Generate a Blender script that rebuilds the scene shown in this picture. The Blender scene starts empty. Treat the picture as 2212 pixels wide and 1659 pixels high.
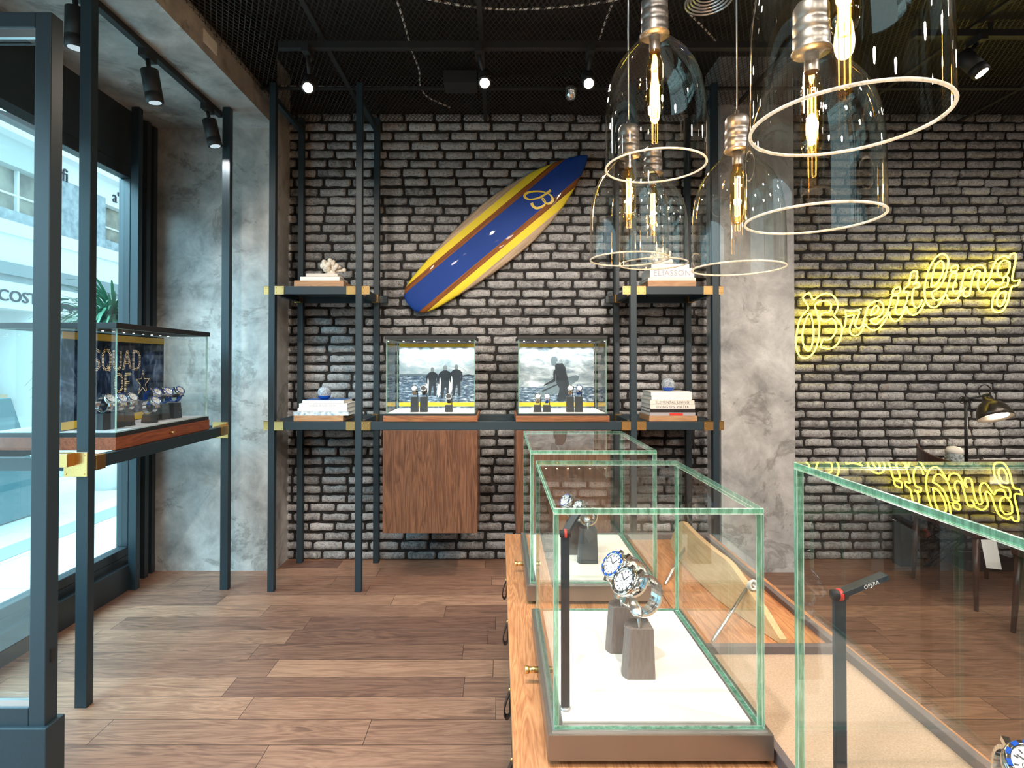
import bpy, math, random
import numpy as np
from mathutils import Vector, Matrix, Euler
R = math.radians
random.seed(7)
rng = np.random.RandomState(11)
SC = bpy.context.scene
COL = SC.collection

# ------------------------------------------------------------------ camera
F, CX, HY, H, PITCH = 1200.0, 1078.0, 785.0, 1.45, R(0.65)   # pixels (2212 wide), horizon row, eye height
CYP = HY - F*math.tan(PITCH)
cam = bpy.data.cameras.new('camera'); camo = bpy.data.objects.new('camera', cam); COL.objects.link(camo)
cam.sensor_width = 36; cam.lens = F/2212*36
cam.shift_x = (1106-CX)/2212; cam.shift_y = (CYP-829.5)/2212
cam.clip_start = 0.02; cam.clip_end = 200
camo.location = (0, 0, H); camo.rotation_euler = (R(90)+PITCH, 0, 0)
SC.camera = camo

def P(px, py, Y):
    """point at depth Y seen at photo pixel (px,py)"""
    a = (px-CX)/F; b = -(py-CYP)/F
    dy = math.cos(PITCH) - b*math.sin(PITCH); dz = math.sin(PITCH) + b*math.cos(PITCH)
    k = Y/dy
    return Vector((a*k, Y, H+dz*k))

# ------------------------------------------------------------------ world, exposure, large lights
SC.view_settings.view_transform = 'Standard'; SC.view_settings.look = 'None'
SC.view_settings.exposure = 0.0; SC.view_settings.gamma = 1.0; SC.view_settings.use_curve_mapping = False
SC.cycles.max_bounces = 10; SC.cycles.transparent_max_bounces = 40; SC.cycles.diffuse_bounces = 4
SC.cycles.glossy_bounces = 4; SC.cycles.transmission_bounces = 6
SC.cycles.caustics_reflective = False; SC.cycles.caustics_refractive = False
SC.cycles.sample_clamp_indirect = 6.0
wd = bpy.data.worlds.new('world'); SC.world = wd; wd.use_nodes = True
wd.node_tree.nodes['Background'].inputs[0].default_value = (0.58, 0.86, 1.0, 1)
wd.node_tree.nodes['Background'].inputs[1].default_value = 2.3

LIGHTN = [0]
def light(kind, loc, power, color, target=None, parent=None, **kw):
    l = bpy.data.lights.new('light', kind); l.energy = power; l.color = color
    for k, v in kw.items(): setattr(l, k, v)
    o = bpy.data.objects.new('light', l); COL.objects.link(o); o.location = loc
    if target is not None:
        d = Vector(target)-Vector(loc); o.rotation_euler = d.to_track_quat('-Z', 'Y').to_euler()
    if parent is not None:
        o.parent = parent; o.location = Vector(loc)-Vector(ORG.get(parent.name, (0, 0, 0)))
    return o
WARM = (1.0, 0.88, 0.75); NEUT = (1.0, 0.95, 0.88)
# unseen fill lights added to brighten the room; their invented fixtures are built below
FILL_LIGHTS = [(0.4, -0.8), (1.6, -0.8), (2.8, -0.8), (-0.8, -0.8), (0.4, -2.2), (1.6, -2.2), (3.2, 0.4), (4.2, 1.8), (3.2, 2.4)]
for (x, y) in FILL_LIGHTS:
    light('SPOT', (x, y, 3.195), 105 if y < 0 else 62, NEUT, target=(x, y+0.4, 0), spot_size=R(165), spot_blend=.5, shadow_soft_size=.07)
# daylight falling through the mall's roof light in front of the shop
light('AREA', (-5.6, -1.6, 6.0), 2100, (.42, .80, 1.0), target=(-1.2, 2.8, 0.6), shape='RECTANGLE', size=5.0, size_y=4.0)
light('AREA', (-6.5, 4.0, 7.0), 1300, (.50, .84, 1.0), target=(-2.0, 3.6, 0.5), shape='RECTANGLE', size=4.0, size_y=5.0)
# track spots out of view, aimed at the brick wall and the counter
SPOTS = [((-1.2, 1.45), (-1.15, 4.1, 1.3), 110), ((-0.1, 1.45), (-0.1, 4.1, 1.2), 150), ((1.0, 1.45), (0.75, 4.1, 1.3), 230),
         ((2.0, 1.45), (1.7, 4.0, 1.0), 50), ((3.0, 1.45), (2.6, 4.1, 0.7), 50), ((4.0, 1.45), (3.7, 4.1, 1.0), 60),
         ((0.05, 0.55), (0.35, 1.45, 0.7), 150), ((-0.5, 0.55), (-0.9, 2.6, 0.0), 190), ((1.9, 0.55), (0.6, 1.9, 0.6), 110)]

# ------------------------------------------------------------------ object helpers
ORG = {}
def setp(o, label=None, cat=None, group=None, kind=None):
    if label: o['label'] = label
    if cat: o['category'] = cat
    if group: o['group'] = group
    if kind: o['kind'] = kind
    return o
def thing(name, label, cat, loc=(0, 0, 0), group=None, kind=None):
    o = bpy.data.objects.new(name, None); COL.objects.link(o); o.location = loc
    o.empty_display_size = 0.05
    ORG[o.name] = Vector(loc)
    return setp(o, label, cat, group, kind)

class MB:
    def __init__(s): s.v = []; s.f = []; s.m = []; s.sm = []
    def add(s, vs, fs, m=0, smooth=False):
        n = len(s.v); s.v += [tuple(v) for v in vs]
        for k, f in enumerate(fs):
            s.f.append(tuple(i+n for i in f)); s.m.append(m if isinstance(m, int) else m[k]); s.sm.append(smooth)
        return s
    def box(s, x0, x1, y0, y1, z0, z1, m=0):
        vs = [(x, y, z) for x in (x0, x1) for y in (y0, y1) for z in (z0, z1)]
        fs = [(0, 1, 3, 2), (4, 6, 7, 5), (0, 4, 5, 1), (2, 3, 7, 6), (0, 2, 6, 4), (1, 5, 7, 3)]  # -x +x -y +y -z +z
        return s.add(vs, fs, m)
    def obox(s, c, ax, hs, m=0):
        c = Vector(c); vs = []
        for i in (-1, 1):
            for j in (-1, 1):
                for k in (-1, 1):
                    vs.append(c+Vector(ax[0])*hs[0]*i+Vector(ax[1])*hs[1]*j+Vector(ax[2])*hs[2]*k)
        return s.add(vs, [(0, 1, 3, 2), (4, 6, 7, 5), (0, 4, 5, 1), (2, 3, 7, 6), (0, 2, 6, 4), (1, 5, 7, 3)], m)
    def bar(s, a, b, w, t, m=0, up=(0, 0, 1)):
        a = Vector(a); b = Vector(b); d = (b-a); L = d.length; d.normalize()
        u = d.cross(Vector(up)); 
        if u.length < 1e-4: u = d.cross(Vector((0, 1, 0)))
        u.normalize(); n = u.cross(d)
        return s.obox((a+b)/2, (d, u, n), (L/2, w/2, t/2), m)
    def tube(s, pts, r, n=8, closed=False, m=0, caps=True):
        pts = [Vector(p) for p in pts]; N = len(pts)
        rr = r if isinstance(r, (list, tuple)) else [r]*N
        d0 = (pts[1]-pts[0]).normalized()
        ref = Vector((0, 0, 1)) if abs(d0.z) < .9 else Vector((1, 0, 0))
        u = d0.cross(ref).normalized(); vs = []
        for i, p in enumerate(pts):
            if closed: d = pts[(i+1) % N]-pts[i-1]
            else: d = pts[min(i+1, N-1)]-pts[max(i-1, 0)]
            if d.length < 1e-9: d = d0.copy()
            d.normalize(); u = (u-d*u.dot(d))
            if u.length < 1e-6: u = d.orthogonal()
            u.normalize(); w = d.cross(u)
            for k in range(n):
                a = 2*math.pi*k/n; vs.append(p+(u*math.cos(a)+w*math.sin(a))*rr[i])
        fs = []
        for i in range(N if closed else N-1):
            j = (i+1) % N
            for k in range(n): fs.append((i*n+k, i*n+(k+1) % n, j*n+(k+1) % n, j*n+k))
        if caps and not closed: fs += [tuple(range(n))[::-1], tuple((N-1)*n+k for k in range(n))]
        return s.add(vs, fs, m, True)
    def lathe(s, prof, n=24, c=(0, 0, 0), m=0, ax='z', smooth=True):
        vs = []; c = Vector(c)
        for (r, z) in prof:
            for k in range(n):
                a = 2*math.pi*k/n; p = (r*math.cos(a), r*math.sin(a), z)
                if ax == 'x': p = (p[2], p[0], p[1])
                if ax == 'y': p = (p[1], p[2], p[0])
                vs.append(c+Vector(p))
        fs = []
        for i in range(len(prof)-1):
            for k in range(n): fs.append((i*n+k, i*n+(k+1) % n, (i+1)*n+(k+1) % n, (i+1)*n+k))
        return s.add(vs, fs, m, smooth)
    def cyl(s, a, b, r, n=16, m=0, r2=None):
        a = Vector(a); b = Vector(b); r2 = r if r2 is None else r2
        return s.tube([a, b], [r, r2], n, m=m)
    def prism(s, pts, z0, z1, m=0, f=lambda x, y, z: (x, y, z)):
        n = len(pts); vs = [f(x, y, z0) for x, y in pts]+[f(x, y, z1) for x, y in pts]
        fs = [tuple(range(n))[::-1], tuple(range(n, 2*n))]+[(i, (i+1) % n, n+(i+1) % n, n+i) for i in range(n)]
        return s.add(vs, fs, m)
    def sphere(s, c, r, n=12, m=0, sc=(1, 1, 1)):
        vs = []; fs = []; h = n//2
        for i in range(h+1):
            t = math.pi*i/h
            for k in range(n):
                a = 2*math.pi*k/n
                vs.append((c[0]+r*sc[0]*math.sin(t)*math.cos(a), c[1]+r*sc[1]*math.sin(t)*math.sin(a), c[2]+r*sc[2]*math.cos(t)))
        for i in range(h):
            for k in range(n): fs.append((i*n+k, (i+1)*n+k, (i+1)*n+(k+1) % n, i*n+(k+1) % n))
        return s.add(vs, fs, m, True)

def ob(name, mb, mats, parent=None, bevel=0, label=None, cat=None, group=None, kind=None, fixn=True):
    me = bpy.data.meshes.new(name)
    o0 = ORG.get(parent.name, Vector((0, 0, 0))) if parent is not None else Vector((0, 0, 0))
    vs = mb.v if o0.length == 0 else [(v[0]-o0.x, v[1]-o0.y, v[2]-o0.z) for v in mb.v]
    me.from_pydata(vs, [], mb.f)
    if not isinstance(mats, (list, tuple)): mats = [mats]
    for m in mats: me.materials.append(m)
    me.polygons.foreach_set('material_index', mb.m)
    me.polygons.foreach_set('use_smooth', mb.sm)
    me.update(); me.validate()
    o = bpy.data.objects.new(name, me); COL.objects.link(o)
    if parent is not None: o.parent = parent
    ORG[o.name] = o0
    if bevel:
        b = o.modifiers.new('bevel', 'BEVEL'); b.width = bevel; b.segments = 2; b.limit_method = 'ANGLE'; b.angle_limit = R(40)
    return setp(o, label, cat, group, kind)
def copy_tree(o, parent=None):
    c = o.copy(); COL.objects.link(c); c.parent = parent
    ORG[c.name] = ORG.get(o.name, Vector((0, 0, 0)))
    for ch in list(o.children): copy_tree(ch, c)
    return c
def text_pts(s, size, align='LEFT', spacing=1.0, extrude=0.0):
    cu = bpy.data.curves.new('t', 'FONT'); cu.body = s; cu.size = size; cu.align_x = align; cu.space_character = spacing
    cu.resolution_u = 3; cu.extrude = extrude
    o = bpy.data.objects.new('t', cu); COL.objects.link(o)
    bpy.context.view_layer.update()
    me = bpy.data.meshes.new_from_object(o.evaluated_get(bpy.context.evaluated_depsgraph_get()))
    vs = [tuple(v.co) for v in me.vertices]; fs = [tuple(p.vertices) for p in me.polygons]
    bpy.data.objects.remove(o); bpy.data.curves.remove(cu); bpy.data.meshes.remove(me)
    return vs, fs
def text_mb(s, size, origin, U, V, align='LEFT', spacing=1.0, extrude=0.0, mb=None, m=0, sx=1.0):
    vs, fs = text_pts(s, size, align, spacing, extrude)
    U = Vector(U); V = Vector(V); W = U.cross(V); origin = Vector(origin)
    mb = mb or MB(); mb.add([origin+U*v[0]*sx+V*v[1]+W*v[2] for v in vs], fs, m); return mb
def smooth_path(pts, k=4, closed=False):
    out = []; n = len(pts); pts = [Vector(p) for p in pts]
    for i in range(n if closed else n-1):
        p0 = pts[i-1] if (i > 0 or closed) else pts[0]; p1 = pts[i]; p2 = pts[(i+1) % n]
        p3 = pts[(i+2) % n] if (i+2 < n or closed) else pts[-1]
        for j in range(k):
            t = j/k
            out.append(0.5*((2*p1)+(p2-p0)*t+(2*p0-5*p1+4*p2-p3)*t*t+(3*p1-p0-3*p2+p3)*t**3))
    if not closed: out.append(pts[-1])
    return out

# ------------------------------------------------------------------ materials
def nt(name):
    m = bpy.data.materials.new(name); m.use_nodes = True; t = m.node_tree
    return m, t, t.nodes['Principled BSDF'], t.nodes['Material Output']
def N(t, typ, **kw):
    n = t.nodes.new(typ)
    for k, v in kw.items():
        if k.startswith('i_'): n.inputs[k[2:].replace('_', ' ')].default_value = v
        else: setattr(n, k, v)
    return n
def mth(t, op, a, b=None, c=None, clamp=False):
    n = t.nodes.new('ShaderNodeMath'); n.operation = op; n.use_clamp = clamp
    for i, v in enumerate((a, b, c)):
        if v is None: continue
        if isinstance(v, (int, float)): n.inputs[i].default_value = v
        else: t.links.new(v, n.inputs[i])
    return n.outputs[0]
def mix(t, f, a, b, blend='MIX'):
    n = t.nodes.new('ShaderNodeMix'); n.data_type = 'RGBA'; n.blend_type = blend
    for s, v in ((n.inputs[0], f), (n.inputs[6], a), (n.inputs[7], b)):
        if isinstance(v, (int, float)): s.default_value = v
        elif isinstance(v, tuple): s.default_value = (*v[:3], 1)
        else: t.links.new(v, s)
    return n.outputs[2]
def ramp(t, f, stops, interp='LINEAR'):
    n = t.nodes.new('ShaderNodeValToRGB'); cr = n.color_ramp; cr.interpolation = interp
    while len(cr.elements) < len(stops): cr.elements.new(0.5)
    for e, (p, c) in zip(cr.elements, stops): e.position = p; e.color = (*c, 1) if len(c) == 3 else c
    t.links.new(f, n.inputs[0]); return n.outputs[0]
def noise(t, vec, scale, detail=4, rough=.55, dist=0):
    n = t.nodes.new('ShaderNodeTexNoise'); n.inputs['Scale'].default_value = scale; n.inputs['Detail'].default_value = detail
    n.inputs['Roughness'].default_value = rough; n.inputs['Distortion'].default_value = dist
    if vec is not None: t.links.new(vec, n.inputs['Vector'])
    return n.outputs[0]
def pos(t, sc=(1, 1, 1), rot=(0, 0, 0), src='pos'):
    if src == 'pos': o = t.nodes.new('ShaderNodeNewGeometry').outputs['Position']
    else: o = t.nodes.new('ShaderNodeTexCoord').outputs['Object']
    mp = t.nodes.new('ShaderNodeMapping'); mp.inputs['Scale'].default_value = sc; mp.inputs['Rotation'].default_value = rot
    t.links.new(o, mp.inputs[0]); return mp.outputs[0]
def sep(t, v):
    s = t.nodes.new('ShaderNodeSeparateXYZ'); t.links.new(v, s.inputs[0]); return s.outputs
def bump(t, b, h, strength=.3, dist=.01):
    n = t.nodes.new('ShaderNodeBump'); n.inputs['Strength'].default_value = strength; n.inputs['Distance'].default_value = dist
    t.links.new(h, n.inputs['Height']); t.links.new(n.outputs[0], b.inputs['Normal'])
def simple(name, col, rough=.5, metal=0, emit=None, es=0, spec=None, coat=0):
    m, t, b, o = nt(name)
    b.inputs['Base Color'].default_value = (*col, 1); b.inputs['Roughness'].default_value = rough; b.inputs['Metallic'].default_value = metal
    if emit: b.inputs['Emission Color'].default_value = (*emit, 1); b.inputs['Emission Strength'].default_value = es
    if spec is not None: b.inputs['Specular IOR Level'].default_value = spec
    if coat: b.inputs['Coat Weight'].default_value = coat; b.inputs['Coat Roughness'].default_value = .08
    return m
def speckle(name, col, col2, scale=60, rough=.5, metal=0, bs=0.0, sc=(1, 1, 1)):
    m, t, b, o = nt(name); n = noise(t, pos(t, sc), scale, 5)
    t.links.new(mix(t, ramp(t, n, [(.35, (0, 0, 0)), (.65, (1, 1, 1))]), col, col2), b.inputs['Base Color'])
    b.inputs['Roughness'].default_value = rough; b.inputs['Metallic'].default_value = metal
    if bs: bump(t, b, n, bs, .003)
    return m
def wood(name, c1, c2, axis='x', rough=.4, scale=1.0, c3=None, src='pos'):
    m, t, b, o = nt(name)
    s = {'x': (1.2, 14, 14), 'y': (14, 1.2, 14), 'z': (14, 14, 1.0)}[axis]
    s = tuple(a*scale for a in s)
    n1 = noise(t, pos(t, s, src=src), 1.3, 3, .5, 1.2)
    n2 = noise(t, pos(t, tuple(a*6 for a in s), src=src), 1.4, 5, .6, .3)
    w = mth(t, 'FRACT', mth(t, 'MULTIPLY', n1, 7.0)); w = mth(t, 'ABSOLUTE', mth(t, 'SUBTRACT', w, .5))
    w = mth(t, 'MULTIPLY', w, 2.0)
    f = mth(t, 'ADD', mth(t, 'MULTIPLY', w, .45), mth(t, 'MULTIPLY', n2, .75), clamp=True)
    col = mix(t, f, c1, c2)
    if c3: col = mix(t, ramp(t, noise(t, pos(t, tuple(a*.4 for a in s), src=src), 1.1, 2), [(.4, (0, 0, 0)), (.7, (1, 1, 1))]), col, c3)
    t.links.new(col, b.inputs['Base Color']); b.inputs['Roughness'].default_value = rough
    bump(t, b, n2, .12, .002)
    return m
def schlick(t, f0, pw=5.0):
    g = t.nodes.new('ShaderNodeNewGeometry'); d = t.nodes.new('ShaderNodeVectorMath'); d.operation = 'DOT_PRODUCT'
    t.links.new(g.outputs['Normal'], d.inputs[0]); t.links.new(g.outputs['Incoming'], d.inputs[1])
    c = mth(t, 'SUBTRACT', 1.0, mth(t, 'ABSOLUTE', d.outputs['Value']), clamp=True)
    return mth(t, 'ADD', f0, mth(t, 'MULTIPLY', mth(t, 'POWER', c, pw), 1-f0), clamp=True)
def pane_mat(name, tint=(.97, .99, .98), f0=.045, gl=(1, 1, 1), pw=5.0):
    m, t, b, o = nt(name); t.nodes.remove(b)
    tr = N(t, 'ShaderNodeBsdfTransparent'); tr.inputs[0].default_value = (*tint, 1)
    g = N(t, 'ShaderNodeBsdfGlossy'); g.inputs['Roughness'].default_value = 0.0; g.inputs[0].default_value = (*gl, 1)
    x = N(t, 'ShaderNodeMixShader'); t.links.new(schlick(t, f0, pw), x.inputs[0]); t.links.new(tr.outputs[0], x.inputs[1]); t.links.new(g.outputs[0], x.inputs[2])
    t.links.new(x.outputs[0], o.inputs[0]); return m
def edge_mat(name, col, tr_col, a=.55):
    m, t, b, o = nt(name)
    v = noise(t, pos(t, (1, 1, .14)), 95, 4, .75)
    t.links.new(ramp(t, v, [(.38, tuple(c*.45 for c in col)), (.5, col), (.60, tuple(min(1, c*1.9) for c in col))]), b.inputs['Base Color'])  # noise ramp paints dark streaks and white highlights into the edge colour
    b.inputs['Roughness'].default_value = .12
    tr = N(t, 'ShaderNodeBsdfTransparent'); tr.inputs[0].default_value = (*tr_col, 1)
    tl = N(t, 'ShaderNodeBsdfTranslucent'); tl.inputs[0].default_value = (*col, 1)
    x1 = N(t, 'ShaderNodeMixShader'); x1.inputs[0].default_value = .5; t.links.new(b.outputs[0], x1.inputs[1]); t.links.new(tl.outputs[0], x1.inputs[2])
    x = N(t, 'ShaderNodeMixShader'); x.inputs[0].default_value = 1-a
    t.links.new(x1.outputs[0], x.inputs[1]); t.links.new(tr.outputs[0], x.inputs[2]); t.links.new(x.outputs[0], o.inputs[0]); return m
def emis(name, col, s):
    m, t, b, o = nt(name); t.nodes.remove(b); e = N(t, 'ShaderNodeEmission'); e.inputs[0].default_value = (*col, 1); e.inputs[1].default_value = s
    t.links.new(e.outputs[0], o.inputs[0]); return m

M = {}
M['black'] = speckle('powder coated steel', (.010, .022, .030), (.015, .029, .038), 300, .5)
M['black_matt'] = simple('matt black', (.012, .012, .013), .6)
M['dark_frame'] = simple('dark window frame', (.022, .030, .036), .4)
M['brass'] = speckle('brushed brass', (.84, .49, .17), (.92, .60, .25), 200, .28, 1.0)
M['chrome'] = simple('polished steel', (.86, .87, .88), .10, 1.0)
M['steel_brush'] = simple('brushed steel', (.70, .71, .72), .28, 1.0)
M['white'] = simple('white', (.82, .82, .80), .5)
M['pane'] = pane_mat('clear glass', (.985, .995, .99), .055)
M['clear'] = pane_mat('inner glass face', (.985, .995, .99), 0.0, pw=40)
M['edge'] = edge_mat('green glass edge', (.25, .56, .40), (.50, .82, .66), .60)
M['chamfer'] = edge_mat('painted arris highlight', (.72, .92, .80), (.8, 1, .9), .85)  # pale colour stands in for the highlight line along each arris
M['edge2'] = edge_mat('pale glass edge', (.62, .86, .74), (.7, .95, .85), .65)
M['win'] = pane_mat('window glass', (.93, .98, .98), .04)
M['bell'] = pane_mat('bell glass', (.975, .97, .955), .075, (1.0, .97, .92), 3.2)
M['rim'] = edge_mat('ground rim painted glow', (.97, .95, .88), (1, 1, .95), .95)  # near-white colour stands in for bulb light caught in the rim
M['bulbglass'] = pane_mat('amber bulb glass', (1.0, .84, .50), .08)
M['filament'] = emis('filament', (1.0, .60, .24), 34)
M['lens_on'] = emis('lit lens', (1.0, .88, .70), 30)
M['lens_dim'] = emis('soft lit lens', (.75, .92, 1.0), .75)
M['led'] = emis('led chip', (1.0, .95, .85), 14)
M['neon'] = emis('yellow neon', (1.0, .80, .045), 13.0)
M['leather'] = simple('brown leather', (.035, .018, .012), .5)
M['red'] = simple('red plastic', (.7, .04, .03), .4)
M['felt'] = speckle('white fabric base', (.70, .645, .58), (.75, .69, .63), 400, .9)
M['felt_grey'] = speckle('grey fabric base', (.55, .53, .54), (.60, .58, .58), 400, .9)
M['taupe'] = simple('taupe metal base', (.27, .235, .205), .34, .8)
M['cork'] = speckle('beige cork', (.37, .25, .165), (.48, .34, .24), 260, .85)
M['tray'] = speckle('dark tray frame', (.11, .085, .085), (.15, .12, .115), 500, .6)
M['walnut'] = wood('walnut vertical', (.23, .10, .05), (.05, .018, .010), 'z', .35)
M['walnut_x'] = wood('walnut horizontal', (.42, .17, .07), (.14, .045, .02), 'x', .38)
M['walnut_y'] = wood('walnut lengthwise', (.40, .12, .05), (.15, .035, .015), 'y', .38)
M['oak_y'] = wood('counter wood', (.70, .33, .145), (.27, .095, .036), 'y', .38, 1.5)
M['pale_wood'] = wood('pale pine', (.66, .46, .25), (.50, .30, .14), 'y', .5)
M['darkwood'] = wood('dark chair wood', (.075, .030, .018), (.035, .014, .009), 'z', .35)
M['stand'] = wood('grey stand veneer', (.20, .17, .155), (.13, .105, .095), 'z', .4, 2.0, src='obj')
M['stand_blk'] = simple('dark grey block', (.035, .04, .046), .35)
M['board_block'] = wood('light block wood', (.50, .29, .15), (.30, .15, .07), 'x', .5)
M['rubber'] = simple('black rubber strap', (.012, .012, .016), .45)
M['blue'] = simple('blue enamel', (.01, .08, .42), .15, .1)
M['paper'] = simple('book pages', (.75, .73, .68), .8)
M['coral'] = speckle('white coral', (.80, .72, .60), (.88, .82, .74), 60, .8, 0, .4)
M['yellow'] = simple('yellow print', (.80, .52, .03), .5)
M['ink'] = simple('dark ink', (.03, .03, .04), .6)
M['leaf'] = simple('palm leaf', (.05, .16, .09), .45)

# concrete plaster
def concrete(name, base=(.37, .36, .345)):
    m, t, b, o = nt(name); p = pos(t)
    a = noise(t, p, 1.6, 6, .6, .6); c = noise(t, p, 5, 9, .68, .5); d = noise(t, p, 60, 3)
    f = mth(t, 'ADD', mth(t, 'MULTIPLY', a, .6), mth(t, 'MULTIPLY', c, .45), clamp=True)
    col = ramp(t, f, [(.38, tuple(x*.45 for x in base)), (.48, tuple(x*.85 for x in base)), (.56, tuple(x*1.15 for x in base)), (.66, tuple(min(1, x*1.6) for x in base))])
    st = ramp(t, noise(t, p, 3.4, 8, .72, .7), [(.56, (1, 1, 1)), (.61, (.48, .47, .44)), (.68, (.85, .85, .85))])
    t.links.new(mix(t, .7, col, st, 'MULTIPLY'), b.inputs['Base Color'])
    b.inputs['Roughness'].default_value = .55; bump(t, b, mth(t, 'ADD', c, mth(t, 'MULTIPLY', d, .3)), .25, .01); return m
M['concrete'] = concrete('troweled concrete')
M['mortar'] = speckle('dark mortar', (.008, .007, .007), (.018, .015, .014), 80, .9, 0, .5)

def brickmat():
    m, t, b, o = nt('grey washed brick')
    at = N(t, 'ShaderNodeAttribute', attribute_name='tone'); v = at.outputs['Fac']
    p = pos(t); n1 = noise(t, p, 26, 8, .7, .6); n2 = noise(t, p, 95, 6, .75); n3 = noise(t, p, 9, 4)
    base = ramp(t, v, [(0, (.15, .147, .15)), (.5, (.27, .263, .265)), (1, (.44, .43, .43))])
    base = mix(t, ramp(t, n1, [(.40, (0, 0, 0)), (.66, (.8, .8, .8))]), base, (.56, .545, .535))
    base = mix(t, ramp(t, n2, [(.51, (0, 0, 0)), (.63, (.85, .85, .85))]), base, (.04, .037, .036))
    base = mix(t, ramp(t, n3, [(.62, (0, 0, 0)), (.75, (.5, .5, .5))]), base, (.27, .20, .16))
    t.links.new(base, b.inputs['Base Color']); b.inputs['Roughness'].default_value = .82
    bump(t, b, mth(t, 'ADD', n1, mth(t, 'MULTIPLY', n2, .5)), .65, .012); return m
M['brick'] = brickmat()

def floormat():
    m, t, b, o = nt('walnut plank floor')
    x, y, z = sep(t, pos(t))
    row = mth(t, 'FLOOR', mth(t, 'DIVIDE', y, .152)); fy = mth(t, 'FRACT', mth(t, 'DIVIDE', y, .152))
    wn = N(t, 'ShaderNodeTexWhiteNoise', noise_dimensions='1D'); t.links.new(row, wn.inputs['W'])
    px = mth(t, 'ADD', mth(t, 'DIVIDE', x, 1.05), mth(t, 'MULTIPLY', wn.outputs[0], 7.3))
    cid = mth(t, 'FLOOR', px); fx = mth(t, 'FRACT', px)
    cb = N(t, 'ShaderNodeCombineXYZ'); t.links.new(row, cb.inputs[0]); t.links.new(cid, cb.inputs[1])
    w2 = N(t, 'ShaderNodeTexWhiteNoise', noise_dimensions='3D'); t.links.new(cb.outputs[0], w2.inputs[0]); rnd = w2.outputs[0]
    # grain, shifted per plank
    gv = N(t, 'ShaderNodeCombineXYZ'); t.links.new(mth(t, 'ADD', mth(t, 'MULTIPLY', x, 1.6), mth(t, 'MULTIPLY', rnd, 40)), gv.inputs[0])
    t.links.new(mth(t, 'MULTIPLY', y, 15), gv.inputs[1]); t.links.new(mth(t, 'MULTIPLY', rnd, 9), gv.inputs[2])
    g1 = noise(t, gv.outputs[0], 1.0, 3, .5, 1.3)
    gs = N(t, 'ShaderNodeVectorMath', operation='MULTIPLY'); gs.inputs[1].default_value = (5, 6, 1); t.links.new(gv.outputs[0], gs.inputs[0])
    g2 = noise(t, gs.outputs[0], 1.3, 6, .65)
    rings = mth(t, 'MULTIPLY', mth(t, 'ABSOLUTE', mth(t, 'SUBTRACT', mth(t, 'FRACT', mth(t, 'MULTIPLY', g1, 6)), .5)), 2)
    f = mth(t, 'ADD', mth(t, 'MULTIPLY', rings, .42), mth(t, 'MULTIPLY', mth(t, 'SUBTRACT', g2, .12), .85), clamp=True)
    light_ = mix(t, rnd, (.50, .27, .165), (.25, .12, .078)); dark_ = mix(t, rnd, (.19, .085, .052), (.075, .034, .025))
    col = mix(t, f, light_, dark_)
    col = mix(t, ramp(t, g1, [(.58, (0, 0, 0)), (.72, (.5, .5, .5))]), col, (.07, .035, .025))
    e = mth(t, 'MINIMUM', mth(t, 'MULTIPLY', mth(t, 'MINIMUM', fy, mth(t, 'SUBTRACT', 1, fy)), .152), mth(t, 'MULTIPLY', mth(t, 'MINIMUM', fx, mth(t, 'SUBTRACT', 1, fx)), 1.05))
    j = mth(t, 'LESS_THAN', e, .0013)
    t.links.new(mix(t, j, col, (.025, .015, .012)), b.inputs['Base Color'])
    t.links.new(mth(t, 'ADD', .30, mth(t, 'MULTIPLY', g2, .18)), b.inputs['Roughness'])
    bump(t, b, mth(t, 'SUBTRACT', mth(t, 'MULTIPLY', g2, .3), j), .25, .004); return m
M['floor'] = floormat()

def meshmat():
    m, t, b, o = nt('black expanded metal')
    x, y, z = sep(t, pos(t))
    u = mth(t, 'DIVIDE', x, .030); v = mth(t, 'DIVIDE', y, .058)
    a = mth(t, 'ABSOLUTE', mth(t, 'SUBTRACT', mth(t, 'FRACT', mth(t, 'ADD', u, v)), .5))
    c = mth(t, 'ABSOLUTE', mth(t, 'SUBTRACT', mth(t, 'FRACT', mth(t, 'SUBTRACT', u, v)), .5))
    line = mth(t, 'LESS_THAN', mth(t, 'MINIMUM', a, c), .085)
    b.inputs['Base Color'].default_value = (.034, .031, .030, 1); b.inputs['Roughness'].default_value = .45; b.inputs['Metallic'].default_value = .3
    tr = N(t, 'ShaderNodeBsdfTransparent'); xs = N(t, 'ShaderNodeMixShader')
    t.links.new(line, xs.inputs[0]); t.links.new(tr.outputs[0], xs.inputs[1]); t.links.new(b.outputs[0], xs.inputs[2]); t.links.new(xs.outputs[0], o.inputs[0]); return m
M['mesh'] = meshmat()

def tilemat(name, c1, c2, s=.6, axes=(0, 1), gap=.006, gc=(.3, .3, .3)):
    m, t, b, o = nt(name); xyz = sep(t, pos(t)); u = mth(t, 'DIVIDE', xyz[axes[0]], s); v = mth(t, 'DIVIDE', xyz[axes[1]], s)
    cb = N(t, 'ShaderNodeCombineXYZ'); t.links.new(mth(t, 'FLOOR', u), cb.inputs[0]); t.links.new(mth(t, 'FLOOR', v), cb.inputs[1])
    w = N(t, 'ShaderNodeTexWhiteNoise', noise_dimensions='3D'); t.links.new(cb.outputs[0], w.inputs[0])
    fu = mth(t, 'FRACT', u); fv = mth(t, 'FRACT', v)
    e = mth(t, 'MINIMUM', fu, fv); j = mth(t, 'LESS_THAN', e, gap/s)
    n = noise(t, pos(t), 6, 6, .65, .5)
    t.links.new(mix(t, j, mix(t, mth(t, 'ADD', mth(t, 'MULTIPLY', w.outputs[0], .4), mth(t, 'MULTIPLY', n, .6)), c1, c2), gc), b.inputs['Base Color'])
    b.inputs['Roughness'].default_value = .35; return m
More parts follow.
